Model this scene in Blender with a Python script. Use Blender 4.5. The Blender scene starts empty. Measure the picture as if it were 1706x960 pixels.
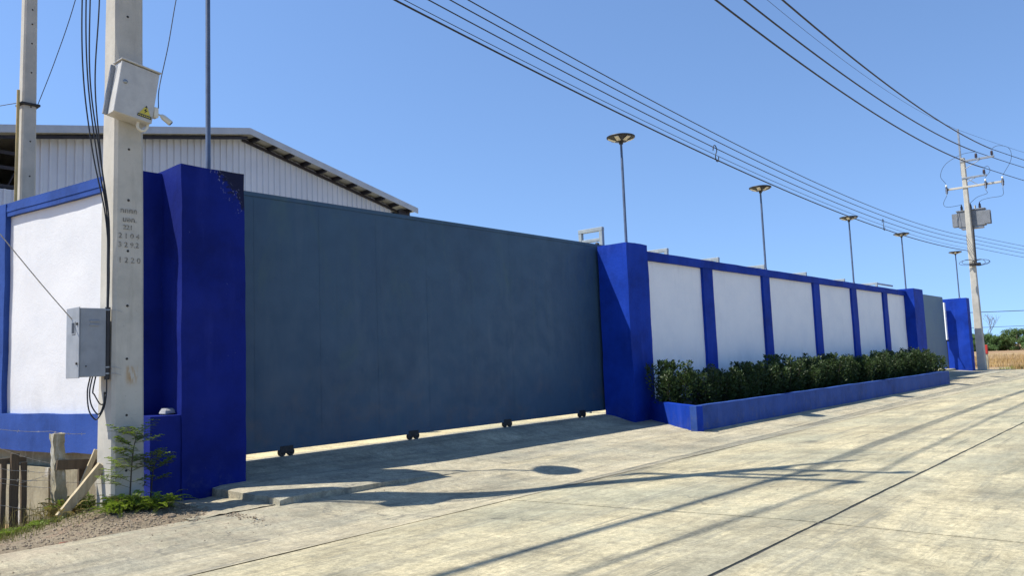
import bpy, math, random
from mathutils import Vector, Matrix, noise

random.seed(7)
scene = bpy.context.scene
R = math.radians

# ------------------------------------------------------------------ camera
cam_d = bpy.data.cameras.new('camera')
cam = bpy.data.objects.new('camera', cam_d)
scene.collection.objects.link(cam)
scene.camera = cam
cam_d.sensor_width = 36.0
cam_d.lens = 27.81
cam_d.clip_start = 0.05
cam_d.clip_end = 5000.0
_r = Vector((0.65556528, -0.75416851, -0.0382626))
_u = Vector((-0.04584195, -0.09032226, 0.99485698))
_w = Vector((0.75374577, 0.65043966, 0.09378469))
cam.matrix_world = Matrix(((_r.x, _u.x, -_w.x, 0.0), (_r.y, _u.y, -_w.y, 0.0),
                           (_r.z, _u.z, -_w.z, 1.6), (0, 0, 0, 1)))

# ------------------------------------------------------------------ sky, sun, exposure
TO_SUN = Vector((-1.22, 1.0, 2.45)).normalized()
world = bpy.data.worlds.new('World')
scene.world = world
world.use_nodes = True
wn = world.node_tree
wn.nodes.clear()
sky = wn.nodes.new('ShaderNodeTexSky')
sky.sky_type = 'NISHITA'
sky.sun_disc = False
sky.sun_elevation = math.asin(TO_SUN.z)
sky.sun_rotation = math.atan2(TO_SUN.x, TO_SUN.y)
sky.altitude = 0.0
sky.air_density = 1.0
sky.dust_density = 0.15
sky.ozone_density = 6.0
bg = wn.nodes.new('ShaderNodeBackground')
bg.inputs['Strength'].default_value = 0.15
wo = wn.nodes.new('ShaderNodeOutputWorld')
# the hazy tropical sky stays blue down to the horizon: look the sky up a little above the true elevation
tc = wn.nodes.new('ShaderNodeTexCoord')
lift = wn.nodes.new('ShaderNodeMapping')
lift.inputs['Scale'].default_value = (1, 1, .9)
lift.inputs['Location'].default_value = (0, 0, .17)
wn.links.new(tc.outputs['Generated'], lift.inputs['Vector'])
wn.links.new(lift.outputs[0], sky.inputs['Vector'])
wn.links.new(sky.outputs[0], bg.inputs[0])
wn.links.new(bg.outputs[0], wo.inputs[0])

sun_d = bpy.data.lights.new('sun', 'SUN')
sun_d.energy = 4.6
sun_d.angle = R(0.5)
sun_d.color = (1.0, 0.95, 0.86)
sun = bpy.data.objects.new('sun', sun_d)
scene.collection.objects.link(sun)
sun.rotation_euler = (-TO_SUN).to_track_quat('-Z', 'Y').to_euler()
sun.location = (-30, 20, 50)

vs = scene.view_settings
vs.view_transform = 'Standard'
vs.look = 'None'
vs.gamma = 1.0
vs.exposure = 0.6
vs.use_curve_mapping = False
scene.render.engine = 'CYCLES'

# ------------------------------------------------------------------ helpers
COL = scene.collection
OFF = {}


def tag(o, label=None, cat=None, group=None, kind=None):
    if label: o['label'] = label
    if cat: o['category'] = cat
    if group: o['group'] = group
    if kind: o['kind'] = kind
    return o


def thing(name, loc, label, cat, group=None):
    o = bpy.data.objects.new(name, None)
    o.empty_display_size = 0.2
    COL.objects.link(o)
    o.location = loc
    OFF[o] = Vector(loc)
    return tag(o, label, cat, group)


class MB:
    """collects geometry in world coordinates; build() links ONE mesh object"""
    def __init__(self):
        self.v = []; self.f = []; self.smooth = []

    def add(self, verts, faces, smooth=False, m=None):
        b = len(self.v)
        for p in verts:
            p = Vector(p)
            self.v.append(m @ p if m is not None else p)
        for f in faces:
            self.f.append(tuple(i + b for i in f)); self.smooth.append(smooth)
        return self

    def box(self, x0, x1, y0, y1, z0, z1, m=None):
        return self.add([(x0, y0, z0), (x1, y0, z0), (x1, y1, z0), (x0, y1, z0),
                         (x0, y0, z1), (x1, y0, z1), (x1, y1, z1), (x0, y1, z1)],
                        [(0, 3, 2, 1), (4, 5, 6, 7), (0, 1, 5, 4), (1, 2, 6, 5), (2, 3, 7, 6), (3, 0, 4, 7)], False, m)

    def bbox(self, x0, x1, y0, y1, z0, z1, b=0.006, m=None):
        """box with chamfered edges"""
        vs_ = []
        c = ((x0 + x1) / 2, (y0 + y1) / 2, (z0 + z1) / 2)
        h = ((x1 - x0) / 2, (y1 - y0) / 2, (z1 - z0) / 2)
        b = min(b, min(h) * .45)
        idx = {}
        for sx in (-1, 1):
            for sy in (-1, 1):
                for sz in (-1, 1):
                    for a in range(3):
                        d = [h[0] - b, h[1] - b, h[2] - b]
                        d[a] = h[a]
                        idx[(sx, sy, sz, a)] = len(vs_)
                        vs_.append((c[0] + sx * d[0], c[1] + sy * d[1], c[2] + sz * d[2]))
        fs = []
        for a in range(3):
            o1, o2 = [(1, 2), (0, 2), (0, 1)][a]
            for s in (-1, 1):
                q = []
                for p, r in ((-1, -1), (1, -1), (1, 1), (-1, 1)):
                    k = [0, 0, 0]; k[a] = s; k[o1] = p; k[o2] = r
                    q.append(idx[(k[0], k[1], k[2], a)])
                fs.append(tuple(q))
        for a in range(3):
            o1, o2 = [(1, 2), (0, 2), (0, 1)][a]
            for p in (-1, 1):
                for r in (-1, 1):
                    k0 = [0, 0, 0]; k0[a] = -1; k0[o1] = p; k0[o2] = r
                    k1 = list(k0); k1[a] = 1
                    fs.append((idx[(*k0, o1)], idx[(*k1, o1)], idx[(*k1, o2)], idx[(*k0, o2)]))
        for sx in (-1, 1):
            for sy in (-1, 1):
                for sz in (-1, 1):
                    fs.append(tuple(idx[(sx, sy, sz, a)] for a in range(3)))
        self.add(vs_, fs, False, m)
        self.fixn = True
        return self

    def rough(self, x0, x1, y0, y1, z0, z1, step=0.15, amp=0.01, freq=1.6, m=None, fine=0.25):
        """box whose faces are grids pushed about by one noise field (hand-plastered look)"""
        def dsp(p):
            p = Vector(p)
            if m is not None: p = m @ p
            n = noise.noise_vector(p * freq) * amp + noise.noise_vector(p * freq * 5 + Vector((9, 3, 1))) * amp * fine
            return p + n
        def grid(o, a, b, flip):
            o, a, b = Vector(o), Vector(a), Vector(b)
            na = max(1, min(90, round(a.length / step))); nb = max(1, min(90, round(b.length / step)))
            vv = [dsp(o + a * (i / na) + b * (j / nb)) for j in range(nb + 1) for i in range(na + 1)]
            ff = []
            for j in range(nb):
                for i in range(na):
                    q = (j * (na + 1) + i, j * (na + 1) + i + 1, (j + 1) * (na + 1) + i + 1, (j + 1) * (na + 1) + i)
                    ff.append(q[::-1] if flip else q)
            self.add(vv, ff, True)
        dx, dy, dz = (x1 - x0, 0, 0), (0, y1 - y0, 0), (0, 0, z1 - z0)
        grid((x0, y0, z0), dx, dz, False); grid((x0, y1, z0), dx, dz, True)
        grid((x0, y0, z0), dy, dz, True); grid((x1, y0, z0), dy, dz, False)
        grid((x0, y0, z0), dx, dy, True); grid((x0, y0, z1), dx, dy, False)
        return self

    def prism(self, pts, z0, z1):
        n = len(pts)
        vv = [(p[0], p[1], z0) for p in pts] + [(p[0], p[1], z1) for p in pts]
        ff = [tuple(range(n))[::-1], tuple(range(n, 2 * n))]
        ff += [(i, (i + 1) % n, n + (i + 1) % n, n + i) for i in range(n)]
        return self.add(vv, ff)

    def tube(self, pts, r, n=8, caps=True, m=None):
        pts = [Vector(p) for p in pts]
        if not hasattr(r, '__len__'): r = [r] * len(pts)
        vv = []; ff = []
        t0 = (pts[1] - pts[0]).normalized()
        a = t0.orthogonal().normalized()
        for i, p in enumerate(pts):
            t = (pts[min(i + 1, len(pts) - 1)] - pts[max(i - 1, 0)])
            t = t.normalized() if t.length > 1e-9 else t0
            a = (a - t * a.dot(t))
            a = a.normalized() if a.length > 1e-6 else t.orthogonal().normalized()
            b = t.cross(a)
            for k in range(n):
                an = 2 * math.pi * k / n
                vv.append(p + (a * math.cos(an) + b * math.sin(an)) * r[i])
        for i in range(len(pts) - 1):
            for k in range(n):
                ff.append((i * n + k, i * n + (k + 1) % n, (i + 1) * n + (k + 1) % n, (i + 1) * n + k))
        self.add(vv, ff, True, m)
        if caps:
            self.add([vv[k] for k in range(n)], [tuple(range(n))[::-1]], False, m)
            self.add([vv[(len(pts) - 1) * n + k] for k in range(n)], [tuple(range(n))], False, m)
        return self

    def lathe(self, c, prof, n=24, m=None, smooth=True):
        """prof: (radius, z) pairs about a vertical axis at c"""
        vv = []; ff = []
        for (r, z) in prof:
            for k in range(n):
                an = 2 * math.pi * k / n
                vv.append((c[0] + r * math.cos(an), c[1] + r * math.sin(an), c[2] + z))
        for i in range(len(prof) - 1):
            for k in range(n):
                ff.append((i * n + k, i * n + (k + 1) % n, (i + 1) * n + (k + 1) % n, (i + 1) * n + k))
        return self.add(vv, ff, smooth, m)

    def build(self, name, mat, parent=None):
        root = parent
        while root is not None and root.parent is not None: root = root.parent
        off = OFF.get(root, Vector((0, 0, 0)))
        me = bpy.data.meshes.new(name)
        me.from_pydata([tuple(p - off) for p in self.v], [], self.f)
        me.polygons.foreach_set('use_smooth', self.smooth)
        if getattr(self, 'fixn', False):
            import bmesh
            bm = bmesh.new(); bm.from_mesh(me)
            bmesh.ops.recalc_face_normals(bm, faces=bm.faces); bm.to_mesh(me); bm.free()
        me.materials.append(mat)
        me.update()
        o = bpy.data.objects.new(name, me)
        COL.objects.link(o)
        if parent is not None: o.parent = parent
        return o


def one(name, mb, mat, label, cat, group=None):
    """a thing that is one mesh, its origin at its base"""
    xs = [p.x for p in mb.v]; ys = [p.y for p in mb.v]; zs = [p.z for p in mb.v]
    c = Vector(((min(xs) + max(xs)) / 2, (min(ys) + max(ys)) / 2, min(zs)))
    mb.v = [p - c for p in mb.v]
    o = mb.build(name, mat)
    o.location = c
    return tag(o, label, cat, group)


def struct(name, mb, mat, kind='structure'):
    o = mb.build(name, mat)
    o['kind'] = kind
    return o


def copy_tree(o, parent=None):
    c = o.copy(); COL.objects.link(c); c.parent = parent
    for ch in o.children: copy_tree(ch, c)
    return c


def text_mesh(s, size, mat, parent, loc, rot, depth=0.001, name='lettering', align='CENTER'):
    cu = bpy.data.curves.new(name, 'FONT')
    cu.body = s; cu.size = size; cu.extrude = depth; cu.align_x = align; cu.resolution_u = 3
    ob = bpy.data.objects.new(name, cu)
    COL.objects.link(ob)
    dg = bpy.context.evaluated_depsgraph_get()
    me = bpy.data.meshes.new_from_object(ob.evaluated_get(dg))
    bpy.data.objects.remove(ob)
    me.materials.clear(); me.materials.append(mat)
    o = bpy.data.objects.new(name, me)
    COL.objects.link(o)
    root = parent
    while root.parent is not None: root = root.parent
    o.parent = parent
    o.location = Vector(loc) - OFF.get(root, Vector((0, 0, 0)))
    o.rotation_euler = rot
    return o


# ------------------------------------------------------------------ materials
class NT:
    def __init__(self, name):
        self.m = bpy.data.materials.new(name)
        self.m.use_nodes = True
        self.t = self.m.node_tree
        self.b = self.t.nodes['Principled BSDF']
        g = self.t.nodes.new('ShaderNodeNewGeometry')
        self.pos = g.outputs['Position']
        self.geo = g

    def n(self, typ, **kw):
        x = self.t.nodes.new(typ)
        for k, v in kw.items(): setattr(x, k, v)
        return x

    def lk(self, a, b): self.t.links.new(a, b)

    def scaled(self, s):
        mp = self.n('ShaderNodeMapping')
        self.lk(self.pos, mp.inputs['Vector'])
        mp.inputs['Scale'].default_value = s if hasattr(s, '__len__') else (s, s, s)
        return mp.outputs[0]

    def noise(self, scale, detail=5.0, rough=0.6, vec=None, dist=0.0):
        x = self.n('ShaderNodeTexNoise')
        x.inputs['Detail'].default_value = detail
        x.inputs['Roughness'].default_value = rough
        x.inputs['Distortion'].default_value = dist
        if hasattr(scale, '__len__'):
            vec = self.scaled(scale); scale = 1.0
        x.inputs['Scale'].default_value = scale
        self.lk(vec if vec is not None else self.pos, x.inputs['Vector'])
        return x.outputs['Fac']

    def ramp(self, fac, lo, hi, a=0.0, b=1.0):
        x = self.n('ShaderNodeMapRange', clamp=True)
        x.interpolation_type = 'SMOOTHSTEP'
        x.inputs['From Min'].default_value = lo; x.inputs['From Max'].default_value = hi
        x.inputs['To Min'].default_value = a; x.inputs['To Max'].default_value = b
        self.lk(fac, x.inputs['Value'])
        return x.outputs['Result']

    def math(self, op, a, b=None, c=None):
        x = self.n('ShaderNodeMath', operation=op)
        for i, v in enumerate((a, b, c)):
            if v is None: continue
            if isinstance(v, (int, float)): x.inputs[i].default_value = v
            else: self.lk(v, x.inputs[i])
        return x.outputs[0]

    def mix(self, fac, a, b, mode='MIX'):
        x = self.n('ShaderNodeMix', data_type='RGBA', blend_type=mode)
        x.inputs[0].default_value = 0.5
        for sock, v in ((x.inputs[0], fac), (x.inputs[6], a), (x.inputs[7], b)):
            if isinstance(v, (int, float)): sock.default_value = v
            elif isinstance(v, tuple): sock.default_value = (*v, 1.0) if len(v) == 3 else v
            else: self.lk(v, sock)
        return x.outputs[2]

    def sep(self):
        x = self.n('ShaderNodeSeparateXYZ'); self.lk(self.pos, x.inputs[0])
        return x.outputs

    def bump(self, h, strength=0.3, dist=0.02):
        x = self.n('ShaderNodeBump')
        x.inputs['Strength'].default_value = strength; x.inputs['Distance'].default_value = dist
        self.lk(h, x.inputs['Height']); self.lk(x.outputs[0], self.b.inputs['Normal'])

    def done(self, col, rough=0.7, metal=0.0, spec=None):
        if isinstance(col, tuple): self.b.inputs['Base Color'].default_value = (*col, 1.0)
        else: self.lk(col, self.b.inputs['Base Color'])
        if isinstance(rough, (int, float)): self.b.inputs['Roughness'].default_value = rough
        else: self.lk(rough, self.b.inputs['Roughness'])
        self.b.inputs['Metallic'].default_value = metal
        if spec is not None: self.b.inputs['Specular IOR Level'].default_value = spec
        return self.m


def simple(name, a, b=None, scale=4.0, rough=0.6, metal=0.0, bump=0.15, bs=40.0, bd=0.01, spec=None, lo=.35, hi=.68):
    t = NT(name)
    b = b or tuple(x * .75 for x in a)
    c = t.mix(t.ramp(t.noise(scale, 6, .65), lo, hi), a, b)
    if bump: t.bump(t.noise(bs, 4, .6), bump, bd)
    return t.done(c, rough, metal, spec)


def blue_paint(name, base, grime=0.35, stain=False):
    t = NT(name)
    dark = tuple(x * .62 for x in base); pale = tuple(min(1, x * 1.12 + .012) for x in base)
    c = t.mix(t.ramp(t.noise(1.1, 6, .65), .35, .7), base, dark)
    c = t.mix(t.ramp(t.noise((3.0, 3.0, .5), 5, .6), .52, .75, 0, .55), c, pale)
    c = t.mix(t.ramp(t.noise((9, 9, .35), 6, .75, dist=.4), .54, .70, 0, .45), c, dark)
    c = t.mix(t.ramp(t.noise(.5, 5, .6), .45, .7, 0, .4), c, pale)
    # dusty splash line and peeling close to the ground
    z = t.sep()[2]
    low = t.ramp(z, .55, -.05)
    c = t.mix(t.math('MULTIPLY', low, t.ramp(t.noise(5, 7, .75), .48, .7, 0, grime)), c, (.10, .115, .16))
    c = t.mix(t.ramp(t.noise(24, 4, .7), .70, .76, 0, .55), c, (.22, .25, .33))
    if stain:   # black mould and flaking on one shoulder of the pier
        s = t.sep()
        d = t.math('ADD', t.math('MULTIPLY', t.math('SUBTRACT', s[0], 5.62), 1.5), t.math('SUBTRACT', s[2], 4.15))
        d = t.math('ADD', d, t.math('MULTIPLY', t.math('SUBTRACT', t.noise(7, 6, .75), .5), 1.0))
        c = t.mix(t.ramp(d, .12, .2, 0, .9), c, (.012, .014, .03))
        sp = t.math('MULTIPLY', t.ramp(d, -.12, .1), t.ramp(d, .35, .15))
        c = t.mix(t.math('MULTIPLY', sp, t.ramp(t.noise(34, 4, .7), .6, .66)), c, (.25, .27, .36))
    t.bump(t.math('ADD', t.noise(9, 6, .7), t.math('MULTIPLY', t.noise(55, 4, .7), .4)), .35, .02)
    return t.done(c, .66, 0, .12)


M = {}
BLUE = (.007, .043, .35)
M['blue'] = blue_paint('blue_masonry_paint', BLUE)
M['blue_shaded'] = blue_paint('blue_masonry_paint_shaded', (.005, .016, .185))  # blue masonry paint with the near pier's shade put into its colour
M['blue_shaded_stained'] = blue_paint('blue_masonry_paint_shaded_mouldy', (.005, .016, .185), stain=True)  # same shade-darkened colour, plus real black mould on one shoulder
M['blue_faded'] = blue_paint('blue_paint_faded', (.032, .080, .30), .7)


def white_wall(name='white_wall_paint', g=1.0):
    t = NT(name)
    c = t.mix(t.ramp(t.noise(1.3, 6, .65), .35, .7), tuple(g * v for v in (.86, .86, .85)), tuple(g * v for v in (.80, .81, .815)))
    c = t.mix(t.ramp(t.noise((5, 5, .6), 5, .65), .55, .75, 0, .22), c, tuple(g * v for v in (.62, .63, .64)))
    c = t.mix(t.ramp(t.noise(16, 5, .7), .66, .74, 0, .3), c, (.6 * g, .6 * g, .6 * g))
    # damp, dirty rise above the base and runs below the coping
    z = t.sep()[2]
    c = t.mix(t.math('MULTIPLY', t.ramp(z, 1.9, 1.0), t.ramp(t.noise((1.6, 1.6, .8), 7, .75), .42, .66, 0, .45)), c, (.46, .46, .45))
    c = t.mix(t.math('MULTIPLY', t.ramp(z, 3.3, 4.1), t.ramp(t.noise((11, 11, .3), 5, .7), .55, .72, 0, .22)), c, (.55, .55, .53))
    t.bump(t.math('ADD', t.noise(6, 6, .7), t.math('MULTIPLY', t.noise(45, 4, .7), .5)), .3, .02)
    return t.done(c, .75, 0, .25)
M['white'] = white_wall()
M['white_sun'] = white_wall('white_wall_paint_sunlit', .80)  # copy of the white paint, darkened to offset full sun on the left wall


def road_mat(name, tint=(1, 1, 1), streak=1.0):
    t = NT(name)
    def k(c): return tuple(a * b for a, b in zip(c, tint))
    c = t.mix(t.ramp(t.noise(.7, 8, .75), .34, .66), k((.64, .55, .33)), k((.50, .43, .265)))
    # greyer traffic and dirt patches, drawn out along the road
    c = t.mix(t.ramp(t.noise((.22, 1.1, 1), 8, .72, dist=.6), .46, .64, 0, .8 * streak), c, k((.37, .335, .225)))
    c = t.mix(t.ramp(t.noise((.5, 3.6, 1), 7, .75, dist=1.2), .52, .68, 0, .85 * streak), c, k((.28, .255, .175)))
    # tyre tracks: long thin scuffs, slightly skewed to the lane
    mp = t.n('ShaderNodeMapping'); t.lk(t.pos, mp.inputs['Vector'])
    mp.inputs['Rotation'].default_value = (0, 0, R(-7)); mp.inputs['Scale'].default_value = (.12, 9.0, 1)
    ty = t.noise(1.0, 5, .7, vec=mp.outputs[0], dist=.8)
    c = t.mix(t.math('MULTIPLY', t.ramp(ty, .56, .68, 0, .75 * streak), t.ramp(t.noise(.35, 4, .6), .42, .6)), c, k((.22, .205, .145)))
    # cross-road broom marks
    br = t.noise((15, .9, 1), 5, .75, dist=.5)
    c = t.mix(t.ramp(br, .48, .72, 0, .35), c, k((.33, .29, .18)))
    br2 = t.noise((4.2, .35, 1), 6, .75, dist=.8)
    c = t.mix(t.ramp(br2, .52, .7, 0, .3), c, k((.36, .32, .205)))
    # speckle, spalls
    c = t.mix(t.ramp(t.noise(38, 5, .8), .52, .70, 0, .75), c, k((.21, .19, .125)))
    c = t.mix(t.ramp(t.noise(60, 4, .8), .60, .72, 0, .6), c, k((.62, .57, .42)))
    c = t.mix(t.ramp(t.noise(6.5, 7, .8), .60, .68, 0, .65), c, k((.17, .16, .12)))
    c = t.mix(t.ramp(t.noise(3.1, 7, .8, dist=2), .665, .70, 0, .8), c, k((.10, .097, .08)))
    # coarse, gritty weathering of the wearing surface
    c = t.mix(t.ramp(t.noise(13, 9, .88, dist=.3), .44, .62, 0, .55), c, k((.27, .245, .165)))
    c = t.mix(t.ramp(t.noise((7, 2.2, 1), 9, .85, dist=.8), .50, .64, 0, .5), c, k((.22, .21, .155)))
    c = t.mix(t.ramp(t.noise(.28, 6, .65), .42, .66, 0, .65), c, k((.30, .30, .215)))
    # long dirty drag streaks along the carriageway and skewed tyre marks across it
    c = t.mix(t.ramp(t.noise((.10, 2.4, 1), 8, .8, dist=.5), .52, .66, 0, .6 * streak), c, k((.235, .225, .17)))
    mq = t.n('ShaderNodeMapping'); t.lk(t.pos, mq.inputs['Vector'])
    mq.inputs['Rotation'].default_value = (0, 0, R(28)); mq.inputs['Scale'].default_value = (.16, 7.5, 1)
    tq = t.noise(1.0, 4, .75, vec=mq.outputs[0], dist=.25)
    c = t.mix(t.math('MULTIPLY', t.ramp(tq, .55, .63, 0, .8 * streak), t.ramp(t.noise(.23, 3, .5), .52, .64)), c, k((.19, .18, .13)))
    # oil drips and repaired spots
    c = t.mix(t.ramp(t.noise(1.15, 3, .55), .70, .735, 0, .6), c, k((.15, .145, .115)))
    # earth washed off the bank on to the concrete
    sx = t.sep()
    dm = t.math('MULTIPLY', t.ramp(sx[0], 7.0, 4.2), t.ramp(sx[1], 7.0, 8.6))
    c = t.mix(t.math('MULTIPLY', dm, t.ramp(t.noise(2.2, 8, .8), .40, .62, 0, .85)), c, (.30, .25, .175))
    # hairline cracks
    v = t.n('ShaderNodeTexVoronoi', feature='DISTANCE_TO_EDGE')
    wob = t.n('ShaderNodeVectorMath', operation='ADD')
    nz = t.n('ShaderNodeTexNoise'); nz.inputs['Scale'].default_value = 2.5; nz.inputs['Detail'].default_value = 6
    t.lk(t.pos, nz.inputs['Vector'])
    t.lk(t.pos, wob.inputs[0]); t.lk(nz.outputs['Color'], wob.inputs[1])
    t.lk(wob.outputs[0], v.inputs['Vector']); v.inputs['Scale'].default_value = .34
    cr = t.math('MULTIPLY', t.ramp(v.outputs['Distance'], .008, .002), t.ramp(t.noise(.6, 3, .5), .54, .6))
    c = t.mix(t.math('MULTIPLY', cr, .45), c, k((.10, .097, .085)))
    # rough, wind-blown wear: sharp light and dark streaks mostly across the road, plus grit
    def mul(c, f, lo, hi, a, b):
        g = t.ramp(f, lo, hi, a, b)
        cc = t.n('ShaderNodeCombineXYZ')
        for q in range(3): t.lk(g, cc.inputs[q])
        return t.mix(1.0, c, cc.outputs[0], 'MULTIPLY')
    c = mul(c, t.noise((3.0, .9, 1), 10, .86, dist=1.2), .40, .66, 1.16, .90)
    c = mul(c, t.noise((.6, 3.5, 1), 9, .84, dist=1.2), .42, .68, 1.12, .88)
    c = mul(c, t.noise(.9, 8, .75, dist=.6), .40, .64, 1.12, .86)
    c = mul(c, t.noise(20, 8, .92), .40, .62, 1.14, .80)
    sc_r = t.n('ShaderNodeMapping'); t.lk(t.pos, sc_r.inputs['Vector'])
    sc_r.inputs['Rotation'].default_value = (0, 0, R(55)); sc_r.inputs['Scale'].default_value = (.9, 14, 1)
    c = mul(c, t.noise(1.0, 6, .8, vec=sc_r.outputs[0], dist=.9), .62, .70, 1.0, .70)
    h = t.math('ADD', t.math('ADD', t.noise(60, 5, .8), t.math('MULTIPLY', br, 1.0)), t.math('MULTIPLY', t.noise(5, 7, .75), 1.6))
    t.bump(h, .6, .018)
    return t.done(c, .92, 0, .2)


M['road'] = road_mat('pale_worn_concrete', (.83, .835, .85), 1.2)
M['verge'] = road_mat('dusty_gutter_concrete', (.76, .765, .83), 1.1)
M['ramp'] = road_mat('driveway_concrete', (.74, .76, .86), 1.0)
M['tar'] = simple('joint_tar', (.028, .026, .024), (.05, .047, .04), 9, .9)


def pole_concrete():
    t = NT('spun_pole_concrete')
    c = t.mix(t.ramp(t.noise(2.2, 6, .65), .35, .68), (.50, .47, .40), (.41, .39, .335))
    c = t.mix(t.ramp(t.noise((7, 7, .8), 5, .65), .55, .75, 0, .5), c, (.34, .32, .27))
    c = t.mix(t.ramp(t.noise(38, 4, .7), .62, .70, 0, .55), c, (.27, .25, .21))
    s = t.sep()
    # rust weep under one bolt
    rx = t.ramp(t.math('ABSOLUTE', t.math('SUBTRACT', s[0], 4.22)), .10, .02)
    rz = t.math('MULTIPLY', t.ramp(s[2], 1.45, 1.6), t.ramp(s[2], 1.76, 1.70))
    rr = t.math('MULTIPLY', t.math('MULTIPLY', rx, rz), t.ramp(t.noise((22, 22, 4), 4, .6), .38, .6, 0, .75))
    c = t.mix(rr, c, (.36, .20, .05))
    t.bump(t.math('ADD', t.noise(8, 5, .7), t.math('MULTIPLY', t.noise(60, 3, .7), .5)), .3, .012)
    return t.done(c, .85, 0, .25)
M['pole'] = pole_concrete()


def gate_mat():
    t = NT('slate_gate_paint')
    c = t.mix(t.ramp(t.noise(.8, 6, .65), .35, .7), (.036, .083, .135), (.030, .070, .120))
    c = t.mix(t.ramp(t.noise((2.2, 2.2, .35), 6, .65), .5, .75, 0, .7), c, (.055, .10, .145))
    low = t.ramp(t.sep()[2], 1.7, .5)
    c = t.mix(t.math('MULTIPLY', t.ramp(t.sep()[2], 1.1, .4), t.ramp(t.noise((26, 26, 1.1), 5, .75), .60, .72, 0, .55)), c, (.13, .075, .045))
    c = t.mix(t.ramp(t.noise((16, 16, .22), 6, .75), .56, .74, 0, .5), c, (.03, .058, .085))
    c = t.mix(t.math('MULTIPLY', low, t.ramp(t.noise(1.7, 6, .7), .45, .7, 0, .55)), c, (.10, .095, .10))
    c = t.mix(t.ramp(t.noise(.45, 7, .7, dist=.5), .46, .68, 0, .45), c, (.026, .058, .092))
    c = t.mix(t.ramp(t.noise((.7, .7, .25), 7, .7, dist=1.2), .55, .7, 0, .6), c, (.05, .10, .115))
    c = t.mix(t.ramp(t.noise(30, 3, .7), .68, .76, 0, .5), c, (.15, .17, .19))
    t.bump(t.math('ADD', t.noise(1.6, 3, .5), t.math('MULTIPLY', t.noise(14, 3, .6), .06)), .25, .03)
    return t.done(c, t.ramp(t.noise(3, 5, .6), .3, .7, .42, .62), 0, .45)
M['gate'] = gate_mat()
M['gate_far'] = simple('slate_gate_paint_weathered', (.05, .105, .145), (.065, .125, .145), .9, .45)
M['steel'] = simple('galvanised_steel', (.34, .36, .37), (.24, .26, .28), 9, .45, .6, .1)
M['steel_grey'] = simple('grey_primed_steel', (.33, .37, .38), (.25, .29, .31), 5, .55, 0, .1)
M['lamp_pole'] = simple('slate_lamp_pole_paint', (.085, .12, .19), (.06, .085, .14), 6, .45, 0, .08)
M['black'] = simple('black_plastic', (.012, .012, .014), (.022, .022, .024), 12, .5, 0, .1)
M['rubber'] = simple('cable_rubber', (.010, .010, .012), (.016, .016, .018), 20, .55, 0, 0)
M['pad'] = simple('cream_lamp_lens', (.66, .60, .45), (.58, .52, .38), 12, .4, 0, 0)
M['iron'] = simple('dark_iron', (.02, .02, .021), (.045, .04, .036), 25, .6, .3, .2)
M['box_grey'] = simple('grey_enclosure_paint', (.27, .285, .30), (.22, .235, .25), 5, .5, 0, .1)
M['box_cream'] = simple('cream_enclosure_paint', (.50, .49, .45), (.42, .41, .38), 5, .5, 0, .1)
M['pvc_cream'] = simple('cream_pvc', (.66, .63, .52), (.58, .55, .45), 8, .45, 0, .05)
M['yellow'] = simple('sticker_yellow', (.62, .50, .05), (.5, .42, .06), 20, .5, 0, 0)
M['ink'] = simple('stencil_ink', (.15, .14, .12), (.36, .34, .29), 40, .9, 0, 0, lo=.44, hi=.62)
M['hole'] = simple('bolt_hole', (.03, .028, .025), (.05, .045, .04), 20, .9, 0, 0)
M['wood'] = None


def wood(name, a, b):
    t = NT(name)
    c = t.mix(t.ramp(t.noise((14, 14, 1.2), 6, .7, dist=.6), .35, .7), a, b)
    c = t.mix(t.ramp(t.noise(9, 5, .7), .6, .72, 0, .6), c, tuple(x * .4 for x in a))
    t.bump(t.noise((40, 40, 3), 5, .7), .5, .01)
    return t.done(c, .85, 0, .2)


M['wood'] = wood('weathered_dark_timber', (.13, .095, .06), (.075, .055, .038))
M['wood_pale'] = wood('pale_sawn_timber', (.50, .42, .27), (.36, .29, .18))


def old_concrete():
    t = NT('stained_retaining_concrete')
    c = t.mix(t.ramp(t.noise(1.8, 7, .7), .35, .68), (.36, .32, .215), (.22, .19, .125))
    c = t.mix(t.ramp(t.noise((3, 3, .7), 6, .7, dist=.8), .55, .68, 0, .8), c, (.58, .56, .50))
    c = t.mix(t.ramp(t.noise((14, 14, .8), 5, .7), .58, .75, 0, .6), c, (.20, .165, .11))
    t.bump(t.math('ADD', t.noise(10, 6, .75), t.noise((30, 30, 1.5), 4, .6)), .5, .02)
    return t.done(c, .9, 0, .2)
M['old_concrete'] = old_concrete()


def gravel_mat():
    t = NT('dusty_gravel_earth')
    c = t.mix(t.ramp(t.noise(1.5, 7, .7), .35, .68), (.34, .28, .19), (.24, .19, .125))
    c = t.mix(t.ramp(t.noise(2.3, 5, .6), .52, .68, 0, .7), c, (.34, .235, .16))
    c = t.mix(t.ramp(t.noise(60, 4, .8), .52, .7, 0, .8), c, (.14, .12, .09))
    t.bump(t.math('ADD', t.noise(55, 5, .8), t.noise(18, 5, .7)), .9, .03)
    return t.done(c, .95, 0, .15)
M['gravel'] = gravel_mat()
M['stone'] = simple('gravel_stone', (.31, .245, .165), (.13, .095, .06), 9, .9, 0, .4, 60, .004)
M['stone_white'] = simple('pale_rubble_stone', (.36, .36, .36), (.26, .26, .27), 14, .9, 0, .4, 60, .006)
M['clod'] = simple('red_clay_clod', (.26, .11, .06), (.17, .075, .045), 20, .95, 0, .5, 50, .01)
M['yard'] = road_mat('yard_concrete', (1.05, 1.03, 1.0), .5)
M['soil'] = simple('planter_soil', (.055, .042, .03), (.035, .027, .02), 12, .95, 0, .6, 30, .02)


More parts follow.
